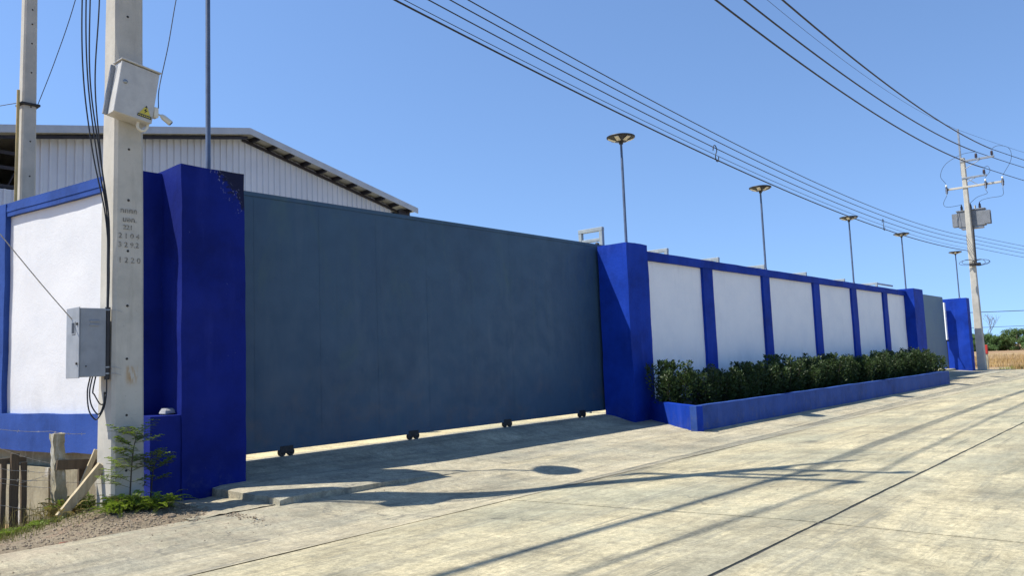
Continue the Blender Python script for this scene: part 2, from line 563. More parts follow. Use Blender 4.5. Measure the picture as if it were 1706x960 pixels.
def field_mat():
    t = NT('dry_field_ground')
    c = t.mix(t.ramp(t.noise(.05, 7, .7), .35, .65), (.36, .26, .13), (.29, .185, .105))
    c = t.mix(t.ramp(t.noise(.16, 6, .7), .52, .68, 0, .8), c, (.40, .345, .25))
    c = t.mix(t.ramp(t.noise(.11, 6, .7), .6, .72, 0, .5), c, (.14, .15, .05))
    c = t.mix(t.ramp(t.noise(2.5, 5, .75), .5, .75, 0, .5), c, (.17, .12, .06))
    t.bump(t.noise(3, 6, .8), .6, .08)
    return t.done(c, .95, 0, .1)
M['field'] = field_mat()
M['dry_grass'] = simple('dry_grass_blades', (.44, .29, .10), (.27, .165, .065), .35, .8, 0, 0)


def leaf(name, a, b, scale=6.0, rough=.5, trans=.25):
    t = NT(name)
    c = t.mix(t.ramp(t.noise(scale, 4, .7), .35, .68), a, b)
    rnd = t.geo.outputs['Random Per Island']
    c = t.mix(t.ramp(rnd, 0.0, 1.0, 0, .55), c, tuple(x * 1.7 for x in a))
    m = t.done(c, rough, 0, .35)
    tr = t.n('ShaderNodeBsdfTranslucent'); t.lk(c, tr.inputs[0])
    ms = t.n('ShaderNodeMixShader'); ms.inputs[0].default_value = trans
    out = t.t.nodes['Material Output']
    t.lk(t.b.outputs[0], ms.inputs[1]); t.lk(tr.outputs[0], ms.inputs[2]); t.lk(ms.outputs[0], out.inputs[0])
    return m


M['hedge'] = leaf('hedge_leaf', (.042, .070, .019), (.022, .038, .012), 1.6)
M['stem'] = simple('hedge_stem', (.06, .05, .03), (.04, .03, .02), 10, .85)
M['weed'] = leaf('weed_leaflet', (.18, .25, .024), (.10, .155, .018), 5, .55, .4)
M['weed_dry'] = leaf('weed_leaflet_dry', (.24, .20, .06), (.17, .13, .05), 5, .65, .3)
M['grass_mix'] = leaf('verge_grass_blade', (.13, .15, .03), (.17, .13, .05), 2.2, .65, .3)
M['tree'] = leaf('far_tree_leaf', (.075, .135, .035), (.045, .09, .025), .6, .6, .25)
M['tree_b'] = leaf('far_tree_leaf_light', (.085, .135, .035), (.05, .09, .025), .6, .6, .25)
M['bark'] = simple('grey_bark', (.16, .13, .10), (.10, .08, .06), 6, .9)
M['cladding'] = simple('white_metal_cladding', (.56, .59, .65), (.50, .53, .59), .6, .45, 0, .04)
M['trim'] = simple('pale_roof_trim', (.40, .43, .47), (.34, .37, .41), 2, .5, 0, .05)
M['roof_metal'] = simple('galvalume_roof', (.50, .50, .48), (.42, .42, .41), 2, .5, .2, .05)
M['purlin'] = simple('dark_primed_steel', (.012, .011, .017), (.022, .019, .025), 4, .6, 0, .1)
M['tx_grey'] = simple('transformer_grey', (.19, .20, .215), (.15, .16, .17), 4, .5, 0, .05)
M['porcelain'] = simple('brown_porcelain', (.055, .028, .022), (.035, .02, .018), 9, .3, 0, 0)
M['orange'] = simple('faded_orange_plastic', (.55, .20, .09), (.45, .17, .08), 9, .6)
M['red'] = simple('red_marker_paint', (.45, .03, .02), (.36, .03, .02), 9, .6)
M['pipe_yellow'] = simple('yellowed_pvc', (.52, .38, .13), (.42, .30, .11), 6, .5)
M['wire'] = simple('galvanised_wire', (.45, .44, .41), (.30, .27, .23), 30, .5, .4, 0)

# ------------------------------------------------------------------ GROUND
def lin(a, b, n): return [a + (b - a) * i / n for i in range(n + 1)]


def hgrid(xs, ys, fz, smooth=True, keep=None):
    mb = MB()
    nx = len(xs)
    vv = [(x, y, fz(x, y)) for y in ys for x in xs]
    ff = []
    for j in range(len(ys) - 1):
        for i in range(nx - 1):
            if keep and not keep((xs[i] + xs[i + 1]) / 2, (ys[j] + ys[j + 1]) / 2): continue
            ff.append((j * nx + i, j * nx + i + 1, (j + 1) * nx + i + 1, (j + 1) * nx + i))
    mb.add(vv, ff, smooth)
    return mb


def sst(a, b, x):
    t = max(0.0, min(1.0, (x - a) / (b - a))); return t * t * (3 - 2 * t)


def ground_z(x, y):
    z = -.16
    z += -.34 * sst(10.5, 11.1, y) * sst(4.5, 4.2, x)            # ditch between fence and wall
    z += .07 * sst(56, 58, x)
    if x > 60: z += .10 * noise.noise(Vector((x * .06, y * .06, 0)))
    return z


xs = [-3000, -800, -250, -80, -30, -12, -6, -2] + lin(0, 6, 30) + lin(7, 55, 24) + lin(56, 130, 74)[0:] + [150, 200, 300, 500, 900, 1600, 3000]
ys = [-3000, -800, -250, -120, -60] + lin(-40, 8, 24) + lin(8.2, 14, 30) + lin(15, 60, 45) + [80, 120, 200, 400, 900, 3000]
struct('ground', hgrid(xs, ys, ground_z), M['field'])

def road_z(y):
    if y > 2.93: return -.05 + .11 * (6.47 - y) / 3.54
    return .06 - .03 * max(0, -y) / 4


# road: a dark bed with concrete slabs on it; the joints are gaps between slabs
bed = hgrid([-14, 0, 20, 40, 57], [-8, -.6, 2.93, 6.5], lambda x, y: road_z(min(y, 6.47)) - .014)
road = struct('road', bed, M['tar'])
YS = [6.47, 2.74, -.8, -4.2]
XS = [-6.0, 7.30, 20.6, 33.9, 47.2, 56.9]


def slab(x0, x1, y0, y1, gx=.02, gy=.018):
    mb = MB()
    x0 += gx; x1 -= gx; y0 += gy; y1 -= gy
    nx = 60; ny = 16
    vv = []
    for j in range(ny + 1):
        for i in range(nx + 1):
            x = x0 + (x1 - x0) * i / nx; y = y0 + (y1 - y0) * j / ny
            if j in (0, ny): y += .009 * noise.noise(Vector((x * 3.1, y0 * 7, 1))) + .006 * noise.noise(Vector((x * 9.7, y0 * 7, 1)))
            if i in (0, nx): x += .004 * noise.noise(Vector((x0 * 3, y * 5, 2)))
            z = road_z(y) + .006 * noise.noise(Vector((x * .6, y * .9, 3)))
            if i in (0, nx) or j in (0, ny): z -= .005
            vv.append((x, y, z))
    ff = [(j * (nx + 1) + i, j * (nx + 1) + i + 1, (j + 1) * (nx + 1) + i + 1, (j + 1) * (nx + 1) + i) for j in range(ny) for i in range(nx)]
    mb.add(vv, ff, True)
    loop = [i for i in range(nx + 1)] + [j * (nx + 1) + nx for j in range(1, ny + 1)] + \
           [ny * (nx + 1) + i for i in range(nx - 1, -1, -1)] + [j * (nx + 1) for j in range(ny - 1, 0, -1)]
    top = [vv[k] for k in loop]; bot = [(p[0], p[1], p[2] - .06) for p in top]
    n = len(top)
    mb.add(top + bot, [(k, n + k, n + (k + 1) % n, (k + 1) % n) for k in range(n)], False)
    return mb


for a in range(3):
    for b in range(len(XS) - 1):
        slab(XS[b], XS[b + 1], YS[a + 1], YS[a] + (.017 if a == 0 else 0)).build('slab', M['road'], road)

# gutter strip between the carriageway and the plots
def verge_z(x, y):
    t = max(0, min(1, (y - 6.49) / 1.66))
    z = -.05 * (1 - t) - .06 * math.sin(math.pi * t)
    return z + .008 * noise.noise(Vector((x * .7, y * 1.1, 5))) * sst(6.49, 6.8, y)


struct('gutter_strip', hgrid(lin(-6, 56.9, 210), lin(6.473, 8.6, 18), verge_z), M['verge'])
# driveway up to the big gate
def ramp_front(x): return 8.46 + .05 * noise.noise(Vector((x * 1.3, 0, 8)))
def ramp_z(x, y):
    h = .092 * sst(9.5, 6.0, x) + .008
    z = h + .05 * sst(8.5, 10.3, y) * sst(4, 9, x)
    t = sst(10.25, 11.2, y)
    z = z * (1 - t) + .232 * t
    return z + .006 * noise.noise(Vector((x * 1.1, y * 1.4, 11)))


def ramp():
    mb = MB(); nx = 96; ny = 30
    def P(i, j):
        yj = j / ny
        x0 = 5.42 + .05 * noise.noise(Vector((j * .45, 3, 3))) + .02 * noise.noise(Vector((j * 1.7, 3, 3)))
        x = x0 + (17.2 - x0) * i / nx
        y = ramp_front(x) + (11.55 - ramp_front(x)) * yj
        z = ramp_z(x, y)
        if j == 0: z -= .02
        if i == 0: z -= .018
        return (x, y, z)
    vv = [P(i, j) for j in range(ny + 1) for i in range(nx + 1)]
    mb.add(vv, [(j * (nx + 1) + i, j * (nx + 1) + i + 1, (j + 1) * (nx + 1) + i + 1, (j + 1) * (nx + 1) + i) for j in range(ny) for i in range(nx)], True)
    fr = [vv[i] for i in range(nx + 1)]
    mb.add(fr + [(p[0], p[1] - .012, -.1) for p in fr], [(i, nx + 1 + i, nx + 2 + i, i + 1) for i in range(nx)], False)
    le = [vv[j * (nx + 1)] for j in range(ny + 1)]
    mb.add(le + [(p[0] - .012, p[1], -.1) for p in le], [(j, j + 1, ny + 2 + j, ny + 1 + j) for j in range(ny)], False)
    return mb


struct('driveway', ramp(), M['ramp'])
# driveway of the second gate and the pavement behind the planter's far end
struct('far_driveway', hgrid(lin(37.5, 57, 60), lin(8.61, 11.9, 14), lambda x, y: .012 + .1 * sst(9.6, 11.3, y)), M['ramp'])
# broken concrete in front of the near pier
struct('broken_pavement', hgrid(lin(4.35, 5.46, 26), lin(8.55, 10.6, 40),
       lambda x, y: .012 - .03 * sst(9.0, 10.3, y) + .02 * noise.noise(Vector((x * 3, y * 3, 2))) + .012 * noise.noise(Vector((x * 11, y * 11, 2)))), M['verge'])
# compound yard behind the walls
yd = MB(); yd.prism([(4.46, 11.26), (58, 11.26), (58, 70), (-3.8, 70)], -.1, .225)
struct('yard', yd, M['yard'])

# gravel bank at the foot of the pole
def bank_z(x, y):
    z = -.03 + .13 * math.exp(-(((x - 4.15) / .75) ** 2 + ((y - 9.55) / .75) ** 2))
    z -= .10 * sst(3.7, 2.6, x) * sst(9.0, 10.4, y)
    z -= .30 * sst(10.35, 10.9, y)
    z -= .07 * sst(8.35, 7.75, y)
    z += .016 * noise.noise(Vector((x * 2.3, y * 2.3, 4))) + .014 * noise.noise(Vector((x * 7, y * 7, 4))) + .008 * noise.noise(Vector((x * 22, y * 22, 4)))
    return z


struct('gravel_bank', hgrid(lin(.2, 4.75, 150), lin(7.6, 11.0, 110), bank_z), M['gravel'])


def stones(n, fx, zf, rmin, rmax, seed):
    rnd = random.Random(seed); mb = MB()
    for _ in range(n):
        x, y = fx(rnd); r = rmin + (rmax - rmin) * rnd.random() ** 3
        c = Vector((x, y, zf(x, y) + r * .25))
        vv = [c + Vector((sx * rnd.uniform(.6, 1.2) * r, sy * rnd.uniform(.6, 1.2) * r, sz * rnd.uniform(.4, .8) * r))
              for sx, sy, sz in ((1, 0, 0), (0, 1, 0), (-1, 0, 0), (0, -1, 0), (0, 0, 1), (0, 0, -1))]
        an = rnd.random() * 6.28
        rot = Matrix.Rotation(an, 3, 'Z')
        vv = [c + rot @ (v - c) for v in vv]
        mb.add(vv, [(0, 1, 4), (1, 2, 4), (2, 3, 4), (3, 0, 4), (1, 0, 5), (2, 1, 5), (3, 2, 5), (0, 3, 5)])
    return mb


def sp_bank(r):
    while True:
        x, y = r.uniform(.8, 4.9), r.uniform(7.75, 10.2)
        w = math.exp(-(((x - 4.2) / 1.2) ** 2 + ((y - 9.0) / .75) ** 2))
        if r.random() < .12 + w: return x, y
gr = stones(6500, sp_bank, lambda x, y: bank_z(x, y) if x < 4.7 else 0.0, .003, .022, 3)
struct('gravel', gr, M['stone'], 'stuff')
sc_ = stones(300, lambda r: (r.uniform(1.0, 9.5), 8.3 - abs(r.gauss(0, .6))), lambda x, y: verge_z(x, y) if y > 6.5 else road_z(y), .003, .013, 5)
struct('loose_grit', sc_, M['stone'], 'stuff')


def rock(c, s, mat, name, label, cat, seed, grp=None):
    rnd = random.Random(seed); mb = MB()
    n, k = 9, 5
    vv = []
    for j in range(k + 1):
        ph = math.pi * j / k
        for i in range(n):
            th = 2 * math.pi * i / n
            d = Vector((math.cos(th) * math.sin(ph), math.sin(th) * math.sin(ph), math.cos(ph)))
            q = 1 + .35 * noise.noise(d * 1.4 + Vector((seed, 0, 0))) + rnd.uniform(-.07, .07)
            vv.append((c[0] + d.x * s[0] * q, c[1] + d.y * s[1] * q, c[2] + s[2] * .8 + d.z * s[2] * q))
    mb.add(vv, [(j * n + i, (j + 1) * n + i, (j + 1) * n + (i + 1) % n, j * n + (i + 1) % n) for j in range(k) for i in range(n)])
    return one(name, mb, mat, label, cat, grp)


rock((3.11, 8.68, bank_z(3.11, 8.68) - .02), (.055, .045, .028), M['clod'], 'clay_clod', 'reddish clay clod lying alone on the gravel bank', 'clod', 2)
rock((4.30, 8.88, bank_z(4.3, 8.88) - .02), (.05, .045, .03), M['stone'], 'stone', 'dark stone on the pavement edge right of the fern weeds', 'stone', 4)

# ------------------------------------------------------------------ NEAR PIER (left of gate)
pier = thing('gate_pier', (5.2, 10.4, -.1), 'mouldy shaded blue masonry pier with stepped left side, left of the sliding gate', 'pier', 'blue gate piers')
MB().rough(5.0, 5.92, 10.06, 11.0, -.25, 4.42, .1, .016).build('shaft', M['blue_shaded_stained'], pier)
MB().rough(4.455, 5.005, 10.615, 10.98, -.25, 4.385, .1, .016).build('return_wall', M['blue_shaded'], pier)
MB().rough(4.60, 5.004, 10.075, 10.63, -.25, 1.09, .1, .014).build('plinth', M['blue_shaded'], pier)
rock((4.93, 10.3, 1.085), (.125, .09, .055), M['stone_white'], 'rubble_stone', 'pale broken stone resting on the step of the near blue pier', 'stone', 9)

# ------------------------------------------------------------------ FAR-SIDE PIER of the big gate
pr = thing('gate_pier', (16.8, 10.7, 0), 'clean bright blue square pier between sliding gate and white wall', 'pier', 'blue gate piers')
MB().rough(16.32, 17.28, 10.35, 11.2, -.15, 4.42, .1, .018).build('shaft', M['blue'], pr)
MB().rough(17.0, 17.36, 10.46, 11.0, 4.28, 4.36, .12, .006).build('shoulder', M['blue'], pr)

# ------------------------------------------------------------------ BIG SLIDING GATE
gate = thing('sliding_gate', (11.0, 11.31, .22), 'long slate grey sheet steel sliding gate on wheels between two blue piers', 'gate', 'steel gates')
GX0, GX1, NSH = 5.55, 16.75, 9
wsh = (GX1 - GX0) / NSH
for k in range(NSH):
    a, b = GX0 + k * wsh + .0015, GX0 + (k + 1) * wsh - .0015
    mb = MB()
    nx, nz = 8, 20
    vv = []
    for j in range(nz + 1):
        for i in range(nx + 1):
            x = a + (b - a) * i / nx; z = .40 + 4.02 * j / nz
            e = math.sin(math.pi * i / nx)
            vv.append((x, 11.28 + .006 * e * noise.noise(Vector((x * 1.4, z * 1.0, 4))), z))
    mb.add(vv, [(j * (nx + 1) + i, j * (nx + 1) + i + 1, (j + 1) * (nx + 1) + i + 1, (j + 1) * (nx + 1) + i) for j in range(nz) for i in range(nx)], True)
    mb.box(a, b, 11.293, 11.299, .40, 4.42)
    mb.build('sheet', M['gate'], gate)
fr = MB()
fr.box(GX0 - .02, GX1 + .02, 11.302, 11.36, .335, .43)
fr.box(GX0 - .02, GX1 + .02, 11.302, 11.36, 4.39, 4.45)
for k in range(NSH + 1):
    x = GX0 + k * wsh
    fr.box(x - .025, x + .025, 11.303, 11.35, .43, 4.39)
fr.build('frame', M['gate'], gate)
MB().box(GX0 - .01, GX1 + .01, 11.268, 11.3005, 4.422, 4.49).build('top_rail', M['gate'], gate)
MB().box(GX0 - .01, GX1 + .01, 11.268, 11.3005, .338, .40).build('bottom_rail', M['gate'], gate)
for x in (7.35, 10.08, 12.75, 15.45):
    tr = MB(); tr.box(x - .12, x + .12, 11.262, 11.267, .315, .40); tr.box(x - .05, x + .05, 11.27, 11.34, .28, .365)
    tk = tr.build('wheel_bracket', M['iron'], gate)
    for s in (-.08, .08):
        w = MB(); m = Matrix.Translation((x + s, 11.29, .302)) @ Matrix.Rotation(R(90), 4, 'X')
        w.lathe((0, 0, 0), [(.0001, .030), (.022, .030), (.026, .024), (.05, .022), (.056, .028), (.066, .022), (.066, -.02), (.058, -.028), (.0001, -.028)], 20, m)
        wo_ = w.build('wheel', M['iron'], tk)
MB().box(5.6, 17.2, 11.28, 11.3, .20, .238).build('ground_rail', M['steel'], gate)

# steel guide portals standing behind gate and wall
fk = 0
for (x, ztop, lab) in ((16.75, 4.98, 'grey steel guide portal standing highest, beside the near lamp post'),
                       (20.0, 4.70, 'grey steel guide portal behind the wall, second from the big gate'),
                       (23.2, 4.68, 'grey steel guide portal behind the wall, third from the big gate'),
                       (26.7, 4.68, 'grey steel guide portal behind the wall, fourth from the big gate'),
                       (30.6, 4.66, 'grey steel guide portal behind the wall, fifth from the big gate'),
                       (35.0, 4.64, 'grey steel guide portal behind the wall, sixth from the big gate'),
                       (39.6, 4.72, 'wide grey steel guide portal next to the second gate pier')):
    y0, y1 = 11.3, 12.05
    fk += 1
    th = thing('guide_portal', (x, 11.7, .22), lab, 'steel frame', 'guide portals behind the wall')
    s = .05
    MB().bbox(x - s, x + s, y0, y0 + .1, .2, ztop - .1, .008).build('post', M['steel_grey'], th)
    MB().bbox(x - s, x + s, y1 - .1, y1, .2, ztop - .1, .008).build('post', M['steel_grey'], th)
    MB().bbox(x - s - .003, x + s + .003, y0 - .004, y1 + .004, ztop - .1, ztop, .008).build('top_bar', M['steel_grey'], th)
    if fk == 1:
        MB().bbox(x - s + .004, x + s - .004, y0 + .1, y1 - .1, ztop - .36, ztop - .28, .008).build('cross_bar', M['steel_grey'], th)
        mb = MB(); m = Matrix.Translation((x, y0 + .2, ztop - .43)) @ Matrix.Rotation(R(90), 4, 'Y')
        mb.lathe((0, 0, 0), [(.0001, .03), (.045, .03), (.045, -.03), (.0001, -.03)], 14, m); mb.build('guide_roller', M['iron'], th)
    if fk == 7:
        MB().bbox(x - s, x + 2.6, y0 + .02, y0 + .09, ztop - .09, ztop - .01, .008).build('runner_bar', M['steel_grey'], th)

# ------------------------------------------------------------------ WHITE PANEL WALL
wall = thing('boundary_wall', (29, 10.6, 0), 'long white panelled boundary wall with blue posts and coping behind the hedge', 'wall')
PIL = [(20.46, 21.06), (24.54, 25.08), (29.0, 29.6), (33.17, 33.8), (37.44, 38.04)]
edges = [17.28] + [v for p in PIL for v in p] + [40.95]
for k in range(0, len(edges), 2):
    a, b = edges[k], edges[k + 1]
    MB().rough(a - .02, b + .02, 10.56, 10.66, .25, 4.08, .2, .008, 1.2).build('panel', M['white'], wall)
for (a, b) in PIL:
    MB().rough(a, b, 10.48, 10.72, -.1, 4.075, .15, .008, 1.2).build('post', M['blue'], wall)
MB().rough(17.25, 41.0, 10.465, 10.74, 4.07, 4.30, .26, .008, 1.2).build('coping', M['blue'], wall)
MB().rough(17.25, 41.0, 10.475, 10.73, -.1, .55, .26, .008, 1.2).build('base_beam', M['blue'], wall)

# ------------------------------------------------------------------ PLANTER + HEDGE
pl = thing('planter', (27, 9, 0), 'long low blue masonry planter along the foot of the white wall', 'planter')
MB().rough(15.25, 37.6, 8.16, 8.31, -.08, .53, .22, .010, 1.1).build('front_wall', M['blue_faded'], pl)
dv = Vector((17.12 - 15.25, 10.44 - 8.17, 0)); Ld = dv.length; ang = math.atan2(dv.y, dv.x)
mD = Matrix.Translation((15.25, 8.17, 0)) @ Matrix.Rotation(ang, 4, 'Z')
MB().rough(.0, Ld, -.15, 0.0, -.08, .525, .15, .009, 1.1, mD).build('end_wall', M['blue'], pl)
MB().rough(37.45, 37.6, 8.31, 10.4, -.08, .52, .2, .009, 1.1).build('end_wall', M['blue_faded'], pl)
mb = MB(); mb.prism([(15.55, 8.32), (37.44, 8.32), (37.44, 10.46), (17.25, 10.46)], .1, .40); mb.build('soil', M['soil'], pl)


def shrub_mesh(seed, h, rad):
    rnd = random.Random(seed); mb = MB(); st = MB()
    nst = 15
    for s in range(nst):
        an = rnd.random() * 6.28; rr = rad * math.sqrt(rnd.random()) * .55
        b = Vector((math.cos(an) * rr * .5, math.sin(an) * rr * .5, -.06))
        hh = h * rnd.uniform(.68, 1.04)
        tp = Vector((math.cos(an) * rr * 1.55, math.sin(an) * rr * 1.45, hh))
        mid = (b + tp) / 2 + Vector((rnd.uniform(-.05, .05), rnd.uniform(-.05, .05), 0))
        pts = [b, mid, tp]
        st.tube(pts, [.009, .007, .003], 4, False)
        for _ in range(230):
            t = rnd.random() ** .75
            p = b * (1 - t) ** 2 + mid * 2 * t * (1 - t) + tp * t * t
            w = .20 * (1 - .72 * max(0, (t - .55) / .45)) * rnd.random() ** .5
            a2 = rnd.random() * 6.28
            o = Vector((math.cos(a2), math.sin(a2), rnd.uniform(-.2, .5)))
            p = p + o * w
            d = (o + Vector((0, 0, rnd.uniform(.2, 1.2))) + Vector((rnd.uniform(-.4, .4), rnd.uniform(-.4, .4), 0))).normalized()
            sd = d.cross(Vector((rnd.uniform(-1, 1), rnd.uniform(-1, 1), rnd.uniform(-1, 1)))).normalized()
            L = rnd.uniform(.055, .095); W = L * .27
            mb.add([p, p + d * L * .5 + sd * W, p + d * L, p + d * L * .5 - sd * W], [(0, 1, 2, 3)])
    return mb, st


ORD = ['first', 'second', 'third', 'fourth', 'fifth', 'sixth', 'seventh', 'eighth', 'ninth', 'tenth', 'eleventh', 'twelfth', 'thirteenth',
       'fourteenth', 'fifteenth', 'sixteenth', 'seventeenth', 'eighteenth', 'nineteenth', 'twentieth', 'twenty-first', 'twenty-second', 'twenty-third',
       'twenty-fourth', 'twenty-fifth', 'twenty-sixth', 'twenty-seventh', 'twenty-eighth']
shr = []
for k in range(6):
    r_ = thing('shrub', (0, 0, 0), 'shrub', 'shrub', 'clipped shrubs in the blue planter')
    fo, st = shrub_mesh(40 + k, .95 + .05 * (k % 3), .62)
    fo.build('foliage', M['hedge'], r_); st.build('stems', M['stem'], r_)
    shr.append(r_)
rnd = random.Random(5)
x = 16.95; k = 0
while x < 39.6:
    o = shr[k] if k < 6 else copy_tree(shr[rnd.randrange(6)])
    y = 9.35 + rnd.uniform(-.12, .15) if k > 0 else 9.72
    if k == 1: y = 9.35
    o.location = (x, y, .40 if x < 37.4 else .12)
    o.rotation_euler = (0, 0, rnd.random() * 6.28)
    sc = rnd.uniform(.86, 1.12) * (1.0 if x < 37 else 1.25)
    o.scale = (sc * 1.08, sc * 1.08, sc * rnd.uniform(.92, 1.06))
    o['label'] = 'dark green leafy shrub in the blue planter, %s from the near gate pier' % ORD[k]
    last = o
    x += rnd.uniform(.82, 1.02); k += 1
last['label'] = 'dark green leafy shrub at the far end of the hedge, beside the second gate'

# ------------------------------------------------------------------ SECOND GATE
pA = thing('gate_pier', (41.8, 10.5, 0), 'narrow blue pier at the far end of the white panel wall', 'pier', 'blue gate piers')
MB().rough(41.0, 42.7, 10.12, 10.95, -.1, 4.40, .2, .01).build('shaft', M['blue'], pA)
pB = thing('gate_pier', (54, 11, 0), 'farthest blue pier, half sunlit, beside the transformer pole', 'pier', 'blue gate piers')
MB().rough(53.55, 54.35, 10.36, 11.9, -.1, 4.42, .2, .01).build('shaft', M['blue'], pB)
g2 = thing('sliding_gate', (47.5, 11.2, .1), 'smaller looking weathered green grey gate at the far end of the wall', 'gate', 'steel gates')
n2 = 8; a0, a1 = 42.3, 51.5
for k in range(n2):
    a = a0 + (a1 - a0) * k / n2; b = a0 + (a1 - a0) * (k + 1) / n2
    MB().rough(a + .002, b - .002, 11.18, 11.195, .42, 4.40, .4, .006, 1.3).build('sheet', M['gate_far'], g2)
mb = MB(); mb.box(a0, a1 + .06, 11.2, 11.26, .34, .42); mb.box(a0, a1 + .06, 11.2, 11.26, 4.38, 4.45); mb.box(a1, a1 + .06, 11.2, 11.26, .42, 4.38)
mb.build('frame', M['gate_far'], g2)
for x in (44.2, 46.6, 48.8, 50.6):
    w = MB(); m = Matrix.Translation((x, 11.23, .235)) @ Matrix.Rotation(R(90), 4, 'X')
    w.lathe((0, 0, 0), [(.0001, .03), (.1, .03), (.115, 0), (.1, -.03), (.0001, -.03)], 16, m); w.build('wheel', M['iron'], g2)
lk = thing('gap_wall_strip', (53.1, 11.6, .1), 'white strip standing in for the sunlit wall seen through the gap beside the far blue pier', 'post')
MB().rough(53.0, 53.3, 11.45, 11.7, 1.95, 4.2, .3, .003).build('sunlit_wall_strip', M['white'], lk)  # added white strip imitating the sunlit wall glimpsed through the gap
MB().box(53.06, 53.16, 11.5, 11.6, .1, 1.96).build('post', M['iron'], lk)
MB().box(52.7, 53.4, 11.44, 11.455, 1.86, 1.95).build('latch', M['iron'], lk)

# ------------------------------------------------------------------ LEFT WALL (lit by the sun)
U = Vector((-.139, .9903, 0)); Nn = Vector((.9903, .139, 0))
mW = Matrix.Translation((4.426, 10.605, 0)) @ Matrix(((Nn.x, U.x, 0, 0), (Nn.y, U.y, 0, 0), (0, 0, 1, 0), (0, 0, 0, 1)))   # local x inwards, y along
lw = thing('boundary_wall', (4.3, 11.5, 0), 'sunlit white wall with blue coping and blue base behind the near utility pole', 'wall')
ps = [(3.04, 3.62), (7.3, 7.9), (11.4, 12.0)]
ed = [0.0, 3.04, 3.62, 7.3, 7.9, 11.4]
for k in (0, 2, 4):
    MB().rough(.07, .2, ed[k] - .01, ed[k + 1] + .01, 1.12, 4.14, .12, .012, 1.5, mW).build('panel', M['white_sun'], lw)
for (a, b) in ps:
    MB().rough(-.01, .25, a, b, 1.11, 4.31, .12, .012, 1.5, mW).build('post', M['blue_faded'], lw)
cp = None
for k, (za, zb, off) in enumerate(((4.115, 4.185, .008), (4.187, 4.255, 0.0), (4.257, 4.325, .006))):
    MB().rough(off, .25 - off, .02, 12.0, za, zb, .14, .007, 2.0, mW).build('coping_board', M['blue_faded'], lw)
MB().rough(-.015, .27, -.02, 12.0, .60, 1.125, .12, .016, 1.8, mW).build('base_band', M['blue_faded'], lw)
MB().rough(.21, .36, .05, 12.0, .36, .61, .14, .015, 1.8, mW).build('footing_beam', M['old_concrete'], lw)
for k in range(14):
    a = .06 + k * .86
    MB().rough(.05 + .02 * (k % 2), .3, a, a + .845, -.75, .37, .14, .012, 1.8, mW).build('retaining_slab', M['old_concrete'], lw)

# ------------------------------------------------------------------ FENCE by the pole
fn = thing('wooden_fence', (3.4, 10.6, -.1), 'rough dark timber stake fence strung with barbed wire below the white wall', 'fence')
def stake(x, w, y, d, z0, z1, lean, mat, seed):
    m = Matrix.Translation((x, y, z0)) @ Matrix.Rotation(lean, 4, 'Y')
    return MB().rough(-w / 2, w / 2, 0, d, -.2, z1 - z0, .08, .008, 5, m)
for (x, w, z1, ln, y) in ((2.55, .08, .70, .03, 10.62), (2.98, .07, .82, -.02, 10.62), (3.165, .05, .66, .01, 10.66), (3.265, .085, .755, .0, 10.6), (3.375, .055, .645, -.01, 10.62), (4.0, .085, .52, .01, 10.6)):
    stake(x, w, y, .05, -.16, z1, ln, M['wood'], 0).build('stake', M['wood'], fn)
m = Matrix.Translation((3.62, 10.33, .60)) @ Matrix.Rotation(R(5), 4, 'Y')
MB().rough(0, .56, 0, .035, -.06, .055, .06, .006, 6, m).build('rail', M['wood'], fn)
m = Matrix.Translation((2.5, 10.66, .69)) @ Matrix.Rotation(R(1), 4, 'Y')
MB().rough(0, .9, 0, .03, -.03, .03, .06, .006, 6, m).build('rail', M['wood'], fn)
W_ = [((2.2, 1.12), (3.07, 1.06), (3.63, .985), (4.02, .92)), ((2.3, 1.0), (3.08, .84), (3.64, .60)), ((2.3, .70), (3.08, .62), (3.36, .55), (3.66, .50)),
      ((2.3, .55), (3.08, .50), (3.6, .41), (4.02, .33)), ((2.3, .50), (3.08, .45), (3.66, .31)), ((2.3, .3), (3.09, .20), (3.6, .06), (4.0, -.03)),
      ((3.3, .42), (3.7, .50), (4.02, .56))]
for k, ln in enumerate(W_):
    pts = []
    for i in range(len(ln) - 1):
        for t in range(8):
            a = t / 8
            pts.append((ln[i][0] * (1 - a) + ln[i + 1][0] * a, 10.56 + .02 * math.sin(3 * k + i + a * 2), ln[i][1] * (1 - a) + ln[i + 1][1] * a - .015 * math.sin(math.pi * a)))
    pts.append((ln[-1][0], 10.56, ln[-1][1]))
    mb = MB(); mb.tube(pts, .0028, 5, False)
    for i in range(2, len(pts) - 1, 3):
        p = Vector(pts[i])
        for q in range(2):
            d = Vector((random.uniform(-.4, .4), random.uniform(-1, 1), random.uniform(-1, 1))).normalized() * .018
            mb.tube([p - d, p + d], .0018, 3, False)
    mb.build('barbed_wire', M['wire'], fn)
cpst = MB()
m = Matrix.Translation((3.70, 10.44, -.3)) @ Matrix.Rotation(R(-2), 4, 'Y')
cpst.rough(-.06, .06, -.06, .06, -.2, 1.26, .045, .018, 9, m, .9)
one('concrete_post', cpst, M['old_concrete'], 'short broken concrete post standing in the timber fence', 'post')
def plank(p0, p1, w, t, label, extra=None):
    p0, p1 = Vector(p0), Vector(p1); d = (p1 - p0)
    zx = d.normalized(); yv = Vector((0, 1, 0)); yv = (yv - zx * yv.dot(zx)).normalized(); xv = yv.cross(zx)
    m = Matrix.Translation(p0) @ Matrix(((xv.x, yv.x, zx.x, 0), (xv.y, yv.y, zx.y, 0), (xv.z, yv.z, zx.z, 0), (0, 0, 0, 1)))
    mb = MB(); mb.rough(-w / 2, w / 2, -t / 2, t / 2, 0, d.length, .06, .004, 8, m)
    one('timber_prop', mb, M['wood_pale'], label, 'plank', 'timber props by the pole')
